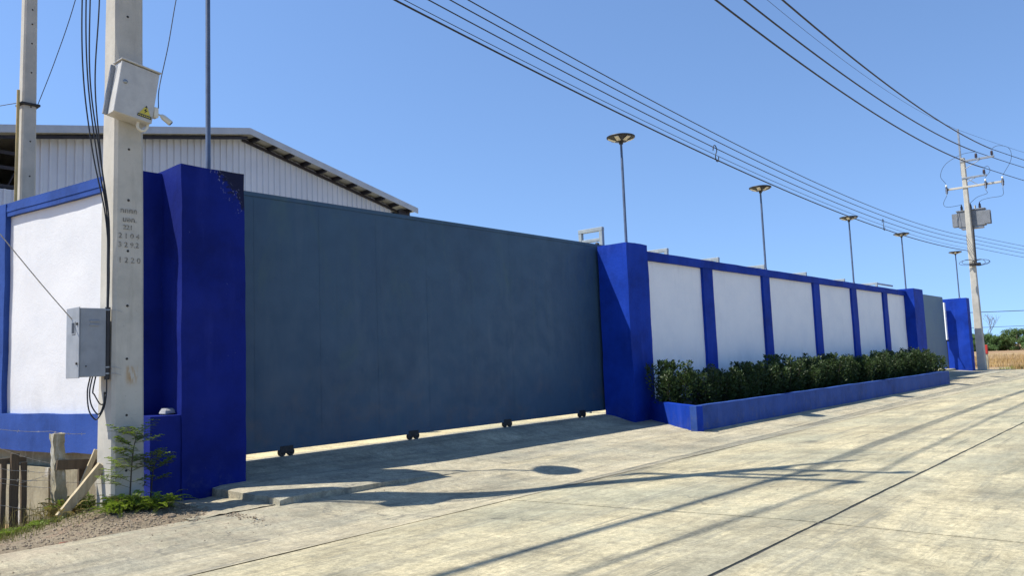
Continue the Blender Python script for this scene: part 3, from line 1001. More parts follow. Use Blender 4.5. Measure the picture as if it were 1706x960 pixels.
plank((3.43, 10.12, -.16), (4.0, 10.0, .57), .10, .06, 'long pale timber prop slanting from the ground up to the pole')
plank((3.86, 10.28, .28), (4.02, 10.22, .74), .055, .03, 'short pale upper timber strip leaning on the pole')
plank((3.72, 10.34, -.14), (3.97, 10.27, .36), .06, .04, 'small pale timber stub behind the long slanting prop')

# ------------------------------------------------------------------ UTILITY POLES
def utility_pole(x, y, zb, label, cat='utility pole', w0=.39, d0=.46, w1=.27, d1=.22, H=13.3, arms=True, front=True, z0ext=.6):
    th = thing('utility_pole', (x, y, zb), label, cat, 'concrete utility poles')
    mb = MB(); b = .035
    vv = []; nz = 24; zs = [-z0ext + (H + z0ext) * k / nz for k in range(nz + 1)]
    ring = 8
    for z in zs:
        t = max(0, z) / H
        w = (w0 + (w1 - w0) * t) / 2; d = (d0 + (d1 - d0) * t) / 2
        for (sx, sy) in ((-w, -d + b), (-w + b, -d), (w - b, -d), (w, -d + b), (w, d - b), (w - b, d), (-w + b, d), (-w, d - b)):
            p = Vector((x + sx, y + sy, zb + z))
            vv.append(p + noise.noise_vector(p * 2.2) * .006)
    mb.add(vv, [(j * ring + i, j * ring + (i + 1) % ring, (j + 1) * ring + (i + 1) % ring, (j + 1) * ring + i) for j in range(nz) for i in range(ring)])
    mb.add(vv[-ring:], [tuple(range(ring))])
    mb.build('shaft', M['pole'], th)
    if arms:
        def bx(nm, a, mat, par=th): m_ = MB(); m_.bbox(*a, .012); return m_.build(nm, mat, par)
        bx('crossarm', (x - .17, x - .07, y - 1.72, y + .14, zb + 13.02, zb + 13.14), M['steel'])
        bx('crossarm', (x - .17, x - .07, y - 1.22, y + .14, zb + 11.95, zb + 12.06), M['steel'])
        low = bx('crossarm', (x - .19, x - .08, y - 2.1, y + 1.0, zb + 11.38, zb + 11.5), M['pole'])
        for (pa, pb) in (((y - .12, 12.6), (y - 1.0, 13.04)), ((y - .12, 11.75), (y - .75, 12.0)), ((y - .10, 12.0), (y - .7, 11.5))):
            m_ = MB(); m_.tube([(x - .13, pa[0], zb + pa[1]), (x - .13, pb[0], zb + pb[1])], .02, 6); m_.build('arm_brace', M['steel'], th)
        for (yy, zz) in ((y - 1.6, 13.14), (y - .75, 13.14), (y - 1.1, 12.06)):
            m_ = MB(); m_.lathe((x - .12, yy, zb + zz), [(.03, 0), (.03, .04), (.10, .06), (.05, .10), (.095, .14), (.05, .18), (.085, .22), (.05, .27), (.05, .31), (.0001, .32)], 14)
            m_.build('insulator', M['porcelain'], th)
        for yy in (y + 1.0, y - 1.15, y - 2.05):
            m_ = MB()
            m_.tube([(x - .25, yy, zb + 11.15), (x - .25, yy, zb + 11.62)], .045, 8)
            for q in range(4): m_.tube([(x - .25, yy, zb + 11.24 + q * .09), (x - .25, yy, zb + 11.27 + q * .09)], .085, 10)
            m_.box(x - .25, x - .08, yy - .03, yy + .03, zb + 11.36, zb + 11.42)
            fc = m_.build('fuse_cutout', M['porcelain'], th)
            m_ = MB(); m_.tube([(x - .37, yy, zb + 11.02), (x - .29, yy, zb + 11.66)], .022, 8); m_.build('fuse_tube', M['steel'], fc)
            m_ = MB(); m_.lathe((x - .27, yy, zb + 11.62), [(.05, 0), (.05, .10), (.0001, .12)], 10); m_.build('fuse_cap', M['pvc_cream'], fc)
        m_ = MB(); m_.bbox(x - .06, x + .06, y - .05 + .12, y + .05 + .12, zb + 12.2, zb + 15.2, .01); m_.build('earth_mast', M['steel'], th)
        for q in range(4):
            m_ = MB(); m_.lathe((x - .02, y + .16, zb + 7.45 + q * .27), [(.0001, 0), (.05, 0), (.03, .04), (.05, .08), (.0001, .08)], 12); m_.build('spool', M['porcelain'], th)
        m_ = MB(); m_.box(x - .05, x + .05, y + .10, y + .20, zb + 7.3, zb + 8.5); m_.build('spool_rack', M['steel'], th)
    return th


PX, PY, PZ = 4.19, 9.95, .06
np_ = utility_pole(PX, PY, PZ, 'tall concrete utility pole in the left foreground carrying two meter boxes')
def fy(z):   # front face of the near pole at height z
    t = max(0, z - PZ) / 13.3
    return PY - (.46 + (.22 - .46) * t) / 2
for z in (.5, 1.15, 1.82, 2.46, 3.13, 3.76, 4.4, 6.1):
    m_ = MB(); m = Matrix.Translation((PX - .02 + .01 * math.sin(z * 9), fy(z) + .004, z)) @ Matrix.Rotation(R(90), 4, 'X')
    m_.lathe((0, 0, 0), [(.0001, .008), (.015, .008), (.015, -.01)], 12, m); m_.build('bolt_hole', M['hole'], np_)
RT = (R(90), 0, 0)
for (s, z, sz, dx) in (('กทศก', 3.60, .085, -.01), ('มอก.', 3.49, .085, .0), ('221', 3.395, .08, -.02), ('2 1 0 4', 3.285, .09, -.005), ('3 2 9.2', 3.175, .09, -.01), ('1 2 2 0', 2.985, .095, .0)):
    text_mesh(s, sz, M['ink'], np_, (PX + dx, fy(z) - .0045, z), (R(90 - .5), 0, 0), .002)['kind'] = 'stuff'

fp = utility_pole(55.45, 10.2, -.05, 'distant concrete utility pole with transformer and crossarms at the end of the wall', z0ext=.3, w0=.40, d0=.46)

# far-left pole inside the compound
lp = thing('utility_pole', (5.37, 17.15, .22), 'plain concrete pole at the left edge behind the white wall, with yellowed pipe', 'utility pole', 'concrete utility poles')
mb = MB(); vv = []
for k in range(13):
    z = .1 + 12.4 * k / 12; t = k / 12
    w = .17 - .055 * t - .02 * t; d = .15 - .05 * t
    for (sx, sy) in ((-w, -d + .03), (-w + .03, -d), (w - .03, -d), (w, -d + .03), (w, d - .03), (w - .03, d), (-w + .03, d), (-w, d - .03)):
        vv.append((5.37 + sx, 17.15 + sy, z))
mb.add(vv, [(j * 8 + i, j * 8 + (i + 1) % 8, (j + 1) * 8 + (i + 1) % 8, (j + 1) * 8 + i) for j in range(12) for i in range(8)])
mb.add(vv[-8:], [tuple(range(8))])
mb.build('shaft', M['pole'], lp)
m_ = MB(); m_.tube([(5.14, 17.06, .22), (5.16, 17.06, 3.5), (5.175, 17.06, 7.3)], .028, 10); m_.build('conduit_pipe', M['pipe_yellow'], lp)
for z in (4.9, 5.6, 6.3, 7.0, 7.7, 8.3, 8.7, 9.0):
    m_ = MB(); m = Matrix.Translation((5.39, 17.15 - .15 + .05 * (z - .1) / 12.4 + .004, z)) @ Matrix.Rotation(R(90), 4, 'X')
    m_.lathe((0, 0, 0), [(.0001, .008), (.016, .008), (.016, -.01)], 10, m); m_.build('bolt_hole', M['hole'], lp)
m_ = MB(); m_.bbox(5.20, 5.55, 16.98, 17.3, 7.02, 7.07, .01); m_.build('band_clamp', M['iron'], lp)

# ---- upper cream box, hung crooked
uc = thing('meter_box', (4.16, 9.6, 5.05), 'cream metal meter box hanging crooked high on the near pole', 'meter box')
mU = Matrix.Translation((4.165, 9.53, 5.06)) @ Matrix.Rotation(R(8.5), 4, 'Y')
MB().bbox(-.225, .225, .0, .20, -.335, .335, .008, mU).build('body', M['box_cream'], uc)
dr = MB().bbox(-.231, .231, -.024, -.002, -.33, .325, .006, mU).build('door', M['box_cream'], uc)
MB().bbox(-.245, .245, -.045, .21, .336, .352, .004, mU).build('rain_hood', M['box_cream'], uc)
MB().bbox(-.275, -.226, .17, .20, -.33, .31, .004, mU).build('mounting_flange', M['box_grey'], uc)
m_ = MB(); m = mU @ Matrix.Translation((-.155, -.024, .075)) @ Matrix.Rotation(R(90), 4, 'X')
m_.lathe((0, 0, 0), [(.0001, .022), (.014, .022), (.016, .012), (.026, .010), (.026, -.004)], 14, m); m_.build('lock', M['steel'], dr)
m_ = MB(); m_.add([(.06, -.0275, -.245), (.20, -.0275, -.245), (.135, -.0275, -.125), (.06, -.0245, -.245), (.20, -.0245, -.245), (.135, -.0245, -.125)],
                  [(0, 1, 2), (5, 4, 3), (0, 3, 4, 1), (1, 4, 5, 2), (2, 5, 3, 0)], False, mU); m_.build('warning_triangle', M['yellow'], dr)
m_ = MB(); m_.box(.045, .215, -.0285, -.0245, -.285, -.25, mU)
m_.add([(.142, -.029, -.155), (.112, -.029, -.20), (.132, -.029, -.198), (.118, -.029, -.235), (.158, -.029, -.188), (.136, -.029, -.19)], [(0, 1, 2), (0, 2, 5), (2, 3, 4), (2, 4, 5)], False, mU)
m_.add([(.118, -.029, -.155), (.152, -.029, -.155), (.135, -.029, -.127)], [(0, 1, 2)], False, mU)
m_.build('warning_print', M['black'], dr)
m_ = MB()
for q in range(7): m_.box(.055 + q * .022, .068 + q * .022, -.0292, -.0286, -.275, -.26, mU)
m_.build('warning_letters', M['yellow'], dr)
m_ = MB(); m_.tube([mU @ Vector(p) for p in [(.10, .06, -.33), (.10, .06, -.385), (.115, .06, -.415), (.15, .06, -.43), (.19, .06, -.415), (.215, .06, -.37), (.22, .06, -.30), (.22, .06, -.25)]], .019, 10)
m_.build('conduit_elbow', M['pvc_cream'], uc)
cc = thing('security_camera', (4.47, 9.55, 4.85), 'small white bullet camera on a bracket at the right of the crooked box', 'camera')
m_ = MB(); m_.bbox(4.375, 4.44, 9.52, 9.62, 4.80, 4.93, .01); m_.build('junction_box', M['pvc_cream'], cc)
m_ = MB(); m_.tube([(4.43, 9.56, 4.855), (4.475, 9.545, 4.845), (4.495, 9.535, 4.83)], .011, 8); m_.build('bracket', M['pvc_cream'], cc)
m_ = MB(); m_.tube([(4.475, 9.54, 4.845), (4.50, 9.53, 4.82), (4.575, 9.50, 4.755), (4.58, 9.498, 4.75)], [.02, .034, .036, .033], 14); bd = m_.build('housing', M['pvc_cream'], cc)
m_ = MB(); m_.tube([(4.5785, 9.4985, 4.752), (4.585, 9.496, 4.746)], .027, 14); m_.build('lens', M['black'], bd)

# ---- lower grey box and its conduit
lb = thing('meter_box', (3.78, 9.9, 2.0), 'grey steel meter box on the left side of the near pole', 'meter box')
MB().bbox(3.645, 3.935, 9.77, 10.13, 1.62, 2.425, .006).build('body', M['box_grey'], lb)
MB().bbox(3.632, 3.644, 9.762, 10.14, 1.61, 2.435, .004).build('side_door', M['box_grey'], lb)
for z in (2.26, 2.215):
    m_ = MB(); m_.bbox(3.75, 3.855, 9.757, 9.775, z, z + .022, .006); m_.build('louvre', M['box_grey'], lb)
m_ = MB(); m_.bbox(3.625, 3.634, 9.87, 9.97, 2.12, 2.27, .003); m_.build('window_frame', M['box_grey'], lb)
m_ = MB(); m_.bbox(3.6225, 3.6245, 9.885, 9.955, 2.135, 2.255, .0008); m_.build('meter_window', M['black'], lb)
for z in (2.24, 1.78):
    m_ = MB(); m = Matrix.Translation((3.631, 9.81, z)) @ Matrix.Rotation(R(-90), 4, 'Y')
    m_.lathe((0, 0, 0), [(.012, -.002), (.016, .004), (.016, .012), (.0001, .013)], 12, m); m_.build('latch_screw', M['iron'], lb)
m_ = MB(); m = Matrix.Translation((3.715, 9.769, 1.745)) @ Matrix.Rotation(R(90), 4, 'X'); m_.lathe((0, 0, 0), [(.008, -.002), (.008, .004), (.0001, .005)], 10, m); m_.build('screw', M['iron'], lb)
cd = thing('cable_conduit', (3.965, 9.8, 1.6), 'black plastic conduit clamped between grey meter box and pole', 'conduit')
m_ = MB(); m_.tube([(3.96, 9.80, 1.58), (3.965, 9.80, 2.44)], .03, 12); m_.build('pipe', M['black'], cd)
for z in (2.40, 1.72, 1.645):
    m_ = MB(); m_.tube([(3.96, 9.80, z), (3.96, 9.80, z + .016)], .033, 12); m_.tube([(3.985, 9.775, z + .008), (4.03, 9.722, z + .004), (4.09, 9.705, z - .02)], .003, 4); m_.build('clamp_wire', M['steel'], cd)


def smooth_path(P, n=8):
    P = [Vector(p) for p in P]; out = []
    Q = [P[0] * 2 - P[1]] + P + [P[-1] * 2 - P[-2]]
    for i in range(1, len(Q) - 2):
        for t in range(n):
            a = t / n
            out.append(.5 * ((2 * Q[i]) + (-Q[i - 1] + Q[i + 1]) * a + (2 * Q[i - 1] - 5 * Q[i] + 4 * Q[i + 1] - Q[i + 2]) * a * a + (-Q[i - 1] + 3 * Q[i] - 3 * Q[i + 1] + Q[i + 2]) * a ** 3))
    out.append(P[-1]); return out


def cable(pts, r, name, label, cat, mat='rubber', n=8, grp=None, seg=6):
    mb = MB(); mb.tube(smooth_path(pts, n), r, seg)
    return one(name, mb, M[mat], label, cat, grp)


DC = 'drop cables down the near pole'
cable([(3.95, 9.93, 8.6), (3.72, 9.9, 7.4), (3.67, 9.9, 6.2), (3.69, 9.88, 5.2), (3.80, 9.86, 4.3), (3.93, 9.81, 3.55), (3.965, 9.79, 2.9), (3.955, 9.795, 2.42)], .0085, 'drop_cable', 'black drop cable bowing farthest left of the near pole', 'cable', grp=DC)
cable([(3.98, 9.94, 8.6), (3.76, 9.9, 7.4), (3.715, 9.9, 6.2), (3.735, 9.87, 5.2), (3.84, 9.85, 4.3), (3.945, 9.80, 3.55), (3.97, 9.785, 2.9), (3.965, 9.79, 2.42)], .0085, 'drop_cable', 'black drop cable hanging second from the left beside the near pole', 'cable', grp=DC)
cable([(4.0, 9.95, 8.6), (3.80, 9.91, 7.4), (3.765, 9.91, 6.2), (3.77, 9.89, 5.2), (3.87, 9.84, 4.3), (3.96, 9.79, 3.55), (3.975, 9.80, 2.9), (3.97, 9.80, 2.42)], .0085, 'drop_cable', 'black drop cable hanging third from the left beside the near pole', 'cable', grp=DC)
cable([(4.0, 9.95, 8.8), (3.90, 9.92, 7.4), (3.875, 9.92, 6.2), (3.83, 9.90, 5.2), (3.885, 9.85, 4.3), (3.95, 9.815, 3.55), (3.96, 9.81, 2.9), (3.96, 9.81, 2.42)], .0085, 'drop_cable', 'black drop cable hanging closest to the near pole, crossing the others', 'cable', grp=DC)
CL = 'cable loops below the grey meter box'
for k, (dp, xa, lab) in enumerate(((.50, 3.80, 'outer black cable loop hanging lowest under the grey meter box'), (.44, 3.825, 'middle black cable loop hanging under the grey meter box'), (.33, 3.86, 'inner black cable loop hanging shortest under the grey meter box'))):
    zb_ = 1.62 - dp
    cable([(xa, 9.86, 1.63), (xa - .035, 9.85, 1.45), (xa - .025, 9.83, zb_ + .12), (xa + .03, 9.81, zb_ + .01), (xa + .07, 9.80, zb_ + .02), (3.93, 9.79, zb_ + .14), (3.955, 9.795, 1.42), (3.96, 9.80, 1.6)], .008, 'cable_loop', lab, 'cable', grp=CL)
cable([(2.2, 10.02, 4.13), (2.88, 10.0, 3.25), (3.3, 9.99, 2.71), (3.635, 9.98, 2.30)], .006, 'stay_wire', 'thin grey stay wire slanting down to the grey meter box', 'wire', 'wire', 3)
cable([(4.47, 9.6, 4.95), (4.62, 9.9, 5.33), (4.76, 9.95, 5.95), (4.89, 10.0, 6.64), (5.05, 10.0, 7.5), (5.2, 10.05, 8.4)], .006, 'drop_cable', 'thin cable rising from the crooked cream box to the overhead lines', 'cable', grp=DC)
cable([(5.5, 17.0, 7.05), (5.40, 15.8, 7.62), (5.26, 14.5, 8.29), (4.95, 12.6, 9.3), (4.3, 10.1, 10.8)], .007, 'service_cable', 'thin cable from the plain left pole up toward the near pole', 'cable')
cable([(5.2, 17.05, 7.05), (4.0, 18.0, 6.75), (2.0, 20.0, 6.6)], .007, 'service_cable', 'thin cable leaving the plain left pole toward the left edge', 'cable')

# ------------------------------------------------------------------ OVERHEAD LINES
def span(p0, p1, S, r, label, grp, n=40, name='overhead_line'):
    p0, p1 = Vector(p0), Vector(p1); pts = []
    for i in range(n + 1):
        t = i / n; p = p0.lerp(p1, t); p.z -= 4 * S * t * (1 - t); pts.append(p)
    mb = MB(); mb.tube(pts, r, 6, True)
    return one(name, mb, M['rubber'], label, 'power line', grp)


HV = [((9.45, 13.50, 1.30), 'middle'), ((8.6, 13.50, 1.30), 'upper'), ((9.1, 12.42, 1.35), 'lower')]
for (y, z, S), w in HV:
    span((4.07, y + .10, z), (55.33, y, z), S, .031, '%s high voltage line between the near pole and the transformer pole' % w, 'high voltage lines', name='overhead_line')
    span((55.33, y, z), (104, y - 17, z - .6), 1.2, .02, '%s high voltage line running on right beyond the transformer pole' % w, 'high voltage lines')
for (y, z, S), w in HV:
    span((4.07, y + .10, z), (-44, y + 1.6, z), S, .031, '%s high voltage line leaving the near pole to the left, its shadow on the road' % w, 'high voltage lines')
span((4.2, 10.1, 15.2), (55.45, 10.3, 15.1), 1.5, .008, 'thin earth wire, topmost of the lines to the mast tip', 'high voltage lines')
span((55.45, 10.3, 15.1), (104, -7, 14.5), 1.3, .008, 'thin earth wire leaving the mast tip to the right', 'high voltage lines')
LVL = [(9.15, 8.32, .95, .013), (8.95, 8.08, .95, .013), (8.72, 7.84, .95, .013), (8.45, 7.58, .88, .008), (8.38, 7.42, .92, .019)]
LN = ['topmost', 'second from the top', 'third from the top', 'thin fourth from the top', 'thick lowest']
for (za, zb_, S, r), w in zip(LVL, LN):
    span((4.2, 10.05, za), (55.4, 10.36, zb_), S, r, 'low voltage cable, %s of the five along the wall' % w, 'low voltage cables')
for k, (zb_, ze) in enumerate(((8.32, 8.0), (8.08, 7.7), (7.84, 7.45), (7.58, 7.1))):
    span((55.5, 10.0, zb_), (104, -7, ze), 1.0, .012, 'low voltage cable beyond the transformer pole, %s of four from the top' % ['first', 'second', 'third', 'fourth'][k], 'low voltage cables')
span((56, 40, 4.9), (120, -10, 5.5), .5, .03, 'distant cable crossing behind the transformer pole, upper of two', 'distant cables')
span((75, 50, 3.9), (150, -16, 4.4), .5, .025, 'distant cable crossing behind the transformer pole, lower of two', 'distant cables')
def lvz(i, x):
    t = (x - 4.2) / 51.2; za, zb_, S, r = LVL[i]; return za + (zb_ - za) * t - 4 * S * t * (1 - t)
def lvy(x): return 10.05 + .31 * (x - 4.2) / 51.2
for x, lab in ((21.0, 'near wire spacer hook between the two lowest cables'), (37.4, 'far wire spacer hook between the two lowest cables')):
    z0, z1 = lvz(4, x), lvz(2, x); y = lvy(x)
    cable([(x - .16, y - .03, z1 - .12), (x - .1, y - .03, z1 + .03), (x + .02, y - .03, z1 + .05), (x + .08, y - .03, z1 - .08), (x - .02, y - .03, z0 + .1), (x + .02, y - .03, z0 - .05), (x + .14, y - .03, z0 - .04), (x + .18, y - .03, z0 + .10)], .014, 'spacer_hook', lab, 'hook', 'rubber', 6, 'spacer hooks')

# jumpers, transformer and coil at the far pole
TX = thing('pole_transformer', (56.13, 10.1, 8.85), 'grey finned transformer mounted high on the distant pole', 'transformer')
MB().bbox(55.68, 56.16, 9.35, 10.85, 8.95, 9.95, .02).build('tank', M['tx_grey'], TX)
MB().bbox(55.63, 56.165, 9.30, 10.9, 9.95, 10.02, .01).build('lid', M['tx_grey'], TX)
for yc in (9.22, 10.98, ):
    rd = MB()
    for q in range(6): rd.box(55.65 + q * .085, 55.67 + q * .085, yc - .16, yc + .16, 9.02, 9.85)
    rd.box(55.67, 56.13, yc - .05, yc + .05, 9.75, 9.82); rd.build('radiator', M['tx_grey'], TX)
for yc in (9.6, 10.1, 10.6):
    m_ = MB(); m_.lathe((55.91, yc, 10.02), [(.05, 0), (.05, .05), (.10, .08), (.05, .12), (.09, .17), (.05, .21), (.08, .26), (.04, .30), (.02, .42), (.0001, .42)], 12); m_.build('bushing', M['porcelain'], TX)
MB().bbox(55.73, 56.23, 9.5, 10.7, 8.82, 8.95, .01).build('platform', M['steel'], TX)
m_ = MB(); m_.tube([(56.13, 9.86, 8.9), (56.13, 9.9, 10.3)], .05, 10); m_.build('cable_pipe', M['pvc_cream'], TX)
JL = 'jumper wires on the distant pole'
cable([(55.33, 9.45, 13.5), (55.2, 10.2, 13.45), (55.1, 11.1, 13.0), (55.1, 11.45, 12.3), (55.15, 11.2, 11.75)], .012, 'jumper_wire', 'jumper wire arching left down to the left fuse on the distant pole', 'wire', grp=JL)
cable([(55.33, 8.62, 13.5), (55.2, 8.2, 13.6), (55.1, 7.65, 13.3), (55.1, 7.6, 12.6), (55.15, 8.1, 11.75)], .012, 'jumper_wire', 'jumper wire arching right down to the right fuse on the distant pole', 'wire', grp=JL)
cable([(55.33, 9.1, 12.42), (55.2, 8.85, 12.45), (55.1, 8.75, 12.1), (55.15, 9.05, 11.75)], .012, 'jumper_wire', 'short jumper wire down to the middle fuse on the distant pole', 'wire', grp=JL)
cable([(55.08, 11.2, 10.98), (55.0, 11.4, 10.5), (55.0, 11.2, 10.25), (55.91, 10.6, 10.4)], .012, 'jumper_wire', 'jumper wire from the left fuse to the transformer', 'wire', grp=JL)
cable([(55.08, 9.05, 10.98), (55.0, 9.0, 10.75), (55.5, 9.6, 10.7), (55.91, 10.1, 10.45)], .012, 'jumper_wire', 'jumper wire from the middle fuse to the transformer', 'wire', grp=JL)
cable([(55.08, 8.15, 10.98), (55.0, 8.2, 10.5), (54.95, 8.8, 10.45), (55.91, 9.4, 10.55), (55.91, 9.6, 10.44)], .012, 'jumper_wire', 'jumper wire from the right fuse to the transformer', 'wire', grp=JL)
coil = thing('cable_coil', (55.2, 10.0, 6.5), 'tangled black cable coil tied round the distant pole', 'cable coil')
for q, (yc, rx, rz, zz, xx) in enumerate(((9.75, .55, .17, 6.60, 55.15), (9.65, .42, .14, 6.62, 55.1), (9.8, .35, .20, 6.6, 55.1), (10.45, .42, .16, 6.66, 55.15), (10.4, .3, .14, 6.7, 55.1))):
    pts = [(xx + .05 * math.sin(a * 6.28 * 2), yc + rx * math.cos(a * 6.283), zz + rz * math.sin(a * 6.283)) for a in lin(0, 1, 24)]
    m_ = MB(); m_.tube(pts, .014, 5); m_.build('loop', M['rubber'], coil)
m_ = MB(); m_.bbox(55.06, 55.2, 9.7, 10.3, 6.42, 6.6, .02); m_.build('splice_box', M['iron'], coil)
cable([(55.2, 9.93, 8.9), (55.19, 9.94, 7.8), (55.2, 9.95, 6.6)], .045, 'cable_bundle', 'black cable bundle running down the distant pole below the transformer', 'cable')

# ------------------------------------------------------------------ LAMP POSTS
def lamp(x, y, zb, label, H=2.72):
    th = thing('lamp_post', (x, y, zb), label, 'lamp post', 'disc lamps along the wall')
    m_ = MB(); m_.lathe((x, y, zb), [(.0001, .02), (.085, .02), (.085, -.02)], 16); m_.build('flange', M['lamp_pole'], th)
    m_ = MB(); m_.lathe((x, y, zb), [(.085, .01), (.05, .05), (.036, .12), (.034, H - .42), (.03, H - .4), (.03, H - .02)], 14); m_.build('pole', M['lamp_pole'], th)
    hz = zb + H
    m_ = MB(); m_.lathe((x, y, hz), [(.0001, -.06), (.05, -.06), (.055, .0), (.12, .02), (.345, .098), (.365, .11), (.365, .135), (.335, .145), (.0001, .155)], 36)
    hd = m_.build('lamp_head', M['black'], th)
    for q in range(6):
        a = R(60 * q + 12)
        m = Matrix.Translation((x, y, hz)) @ Matrix.Rotation(a, 4, 'Z')
        sl = math.atan2(.078, .225)
        m = m @ Matrix.Translation((.235, 0, .049)) @ Matrix.Rotation(-sl, 4, 'Y')
        m_ = MB(); m_.bbox(-.10, .10, -.055, .055, -.008, .007, .003, m); m_.build('light_panel', M['pad'], hd)
    return th


for (x, zb, lab) in ((5.76, 4.42, 'tall lamp post rising from the near mouldy pier, its head above the picture'),
                     (17.0, 4.42, 'lamp post with black disc head on the pier right of the sliding gate'),
                     (25.4, 4.30, 'lamp post with disc head, second right of the sliding gate'),
                     (34.3, 4.30, 'lamp post with disc head, third right of the sliding gate'),
                     (42.35, 4.40, 'lamp post with disc head, on the narrow pier of the second gate'),
                     (53.9, 4.42, 'smallest lamp post with disc head, on the farthest blue pier')):
    lamp(x, 10.72 if zb == 4.30 else 10.78, zb, lab, 3.25 if x < 6 else 2.72)

# ------------------------------------------------------------------ WAREHOUSE
wh = thing('warehouse', (15, 40, .22), 'white corrugated metal warehouse with low gable roof behind the gate', 'warehouse')
RX, RZ = 14.95, 10.30
def roofz(x): return RZ - (.242 * (x - RX) if x > RX else .19 * (RX - x))
def clad(x0, x1, y, z0, ztop, pitch=.24, dirx=True):
    mb = MB(); xx = x0; pts = []
    while xx < x1:
        pts += [(xx, 0), (xx + pitch * .60, 0), (xx + pitch * .70, -.05), (xx + pitch * .90, -.05)]
        xx += pitch
    pts = [(min(a, x1), b) for a, b in pts] + [(x1, 0)]
    vv = []
    for a, b in pts:
        vv += [(a, y + b, z0), (a, y + b, ztop(a))] if dirx else [(y + b, a, z0), (y + b, a, ztop(a))]
    mb.add(vv, [(2 * i, 2 * i + 2, 2 * i + 3, 2 * i + 1) for i in range(len(pts) - 1)])
    return mb
clad(8.22, 22.0, 25.62, .2, lambda x: roofz(x) - .16).build('gable_cladding', M['cladding'], wh)
clad(2.0, 8.22, 25.64, .2, lambda x: 7.15).build('low_cladding', M['cladding'], wh)
clad(26.0, 58.0, 22.1, .2, lambda x: roofz(22.1) - .16, dirx=False).build('side_cladding', M['cladding'], wh)
clad(1.9, 22.1, 58.0, .2, lambda x: roofz(x) - .16).build('rear_cladding', M['cladding'], wh)
clad(26.0, 58.0, 2.0, .2, lambda x: roofz(2.0) - .16, dirx=False).build('side_cladding', M['cladding'], wh)
for (xa, xb, nm) in ((RX, 22.95, 1), (1.2, RX, 0)):
    mb = MB()
    za, zb_ = roofz(xa), roofz(xb)
    mb.add([(xa, 25.02, za - .1), (xb, 25.02, zb_ - .1), (xb, 59, zb_ - .1), (xa, 59, za - .1), (xa, 25.02, za - .04), (xb, 25.02, zb_ - .04), (xb, 59, zb_ - .04), (xa, 59, za - .04)],
           [(0, 3, 2, 1), (4, 5, 6, 7), (0, 1, 5, 4), (1, 2, 6, 5), (2, 3, 7, 6), (3, 0, 4, 7)])
    rf = mb.build('roof', M['roof_metal'], wh)
    mb = MB()
    mb.add([(xa, 24.98, za - .20), (xb, 24.98, zb_ - .20), (xb, 25.015, zb_ - .20), (xa, 25.015, za - .20), (xa, 24.98, za + .03), (xb, 24.98, zb_ + .03), (xb, 25.015, zb_ + .03), (xa, 25.015, za + .03)],
           [(0, 3, 2, 1), (4, 5, 6, 7), (0, 1, 5, 4), (1, 2, 6, 5), (2, 3, 7, 6), (3, 0, 4, 7)])
    mb.build('fascia', M['trim'], rf)
    n = 11 if nm else 0
    for q in range(n):
        xx = xa + (xb - xa) * (q + .5) / n; z = roofz(xx) - .105
        MB().box(xx - .045, xx + .045, 25.03, 26.6, z - .15, z).build('purlin', M['purlin'], rf)
    mb = MB(); # rafter flush with the wall
    for yy in ((25.50 if nm else 25.16), ):
        mb.add([(xa, yy, za - .34), (xb - .6 * nm, yy, roofz(xb - .6 * nm) - .34), (xb - .6 * nm, yy + .06, roofz(xb - .6 * nm) - .34), (xa, yy + .06, za - .34),
                (xa, yy, za - .24), (xb - .6 * nm, yy, roofz(xb - .6 * nm) - .24), (xb - .6 * nm, yy + .06, roofz(xb - .6 * nm) - .24), (xa, yy + .06, za - .24)],
               [(0, 3, 2, 1), (4, 5, 6, 7), (0, 1, 5, 4), (1, 2, 6, 5), (2, 3, 7, 6), (3, 0, 4, 7)])
    mb.build('rafter', M['purlin'], rf)
MB().box(22.12, 22.75, 25.3, 25.4, 7.95, 8.28).build('eave_bracket', M['purlin'], wh)
for z in (7.2, 7.75, 8.2):
    MB().box(2.0, 8.43, 25.7, 25.8, z, z + .1).build('girt', M['purlin'], wh)
for q in range(6):
    m_ = MB(); m_.tube([(5.2 + q * .6, 25.86, 7.25), (5.6 + q * .6, 25.86, 8.22)], .03, 4); m_.build('truss_strut', M['purlin'], wh)

# ------------------------------------------------------------------ PLANTS at the near pole
def frond(mb, st, base, d, L, n, rnd, lw=.012, ll=.05, droop=.35):
    d = d.normalized(); side = d.cross(Vector((0, 0, 1)))
    side = side.normalized() if side.length > 1e-3 else Vector((1, 0, 0))
    up = side.cross(d)
    pts = []
    for i in range(n + 1):
        t = i / n
        pts.append(base + d * L * t + Vector((0, 0, -droop * L * t * t)))
    st.tube(pts[::3] + [pts[-1]], .0025, 3, False)
    for i in range(2, n + 1):
        t = i / n; k = math.sin(math.pi * min(1, t * .85 + .12)) * .8 + .2
        for s in (-1, 1):
            a = pts[i]; v = (side * s + d * .45 + up * rnd.uniform(-.25, .25)).normalized()
            e = a + v * ll * k; w = d * lw * .5
            m = (a + e) / 2
            mb.add([a, m + w, e, m - w], [(0, 1, 2, 3)])


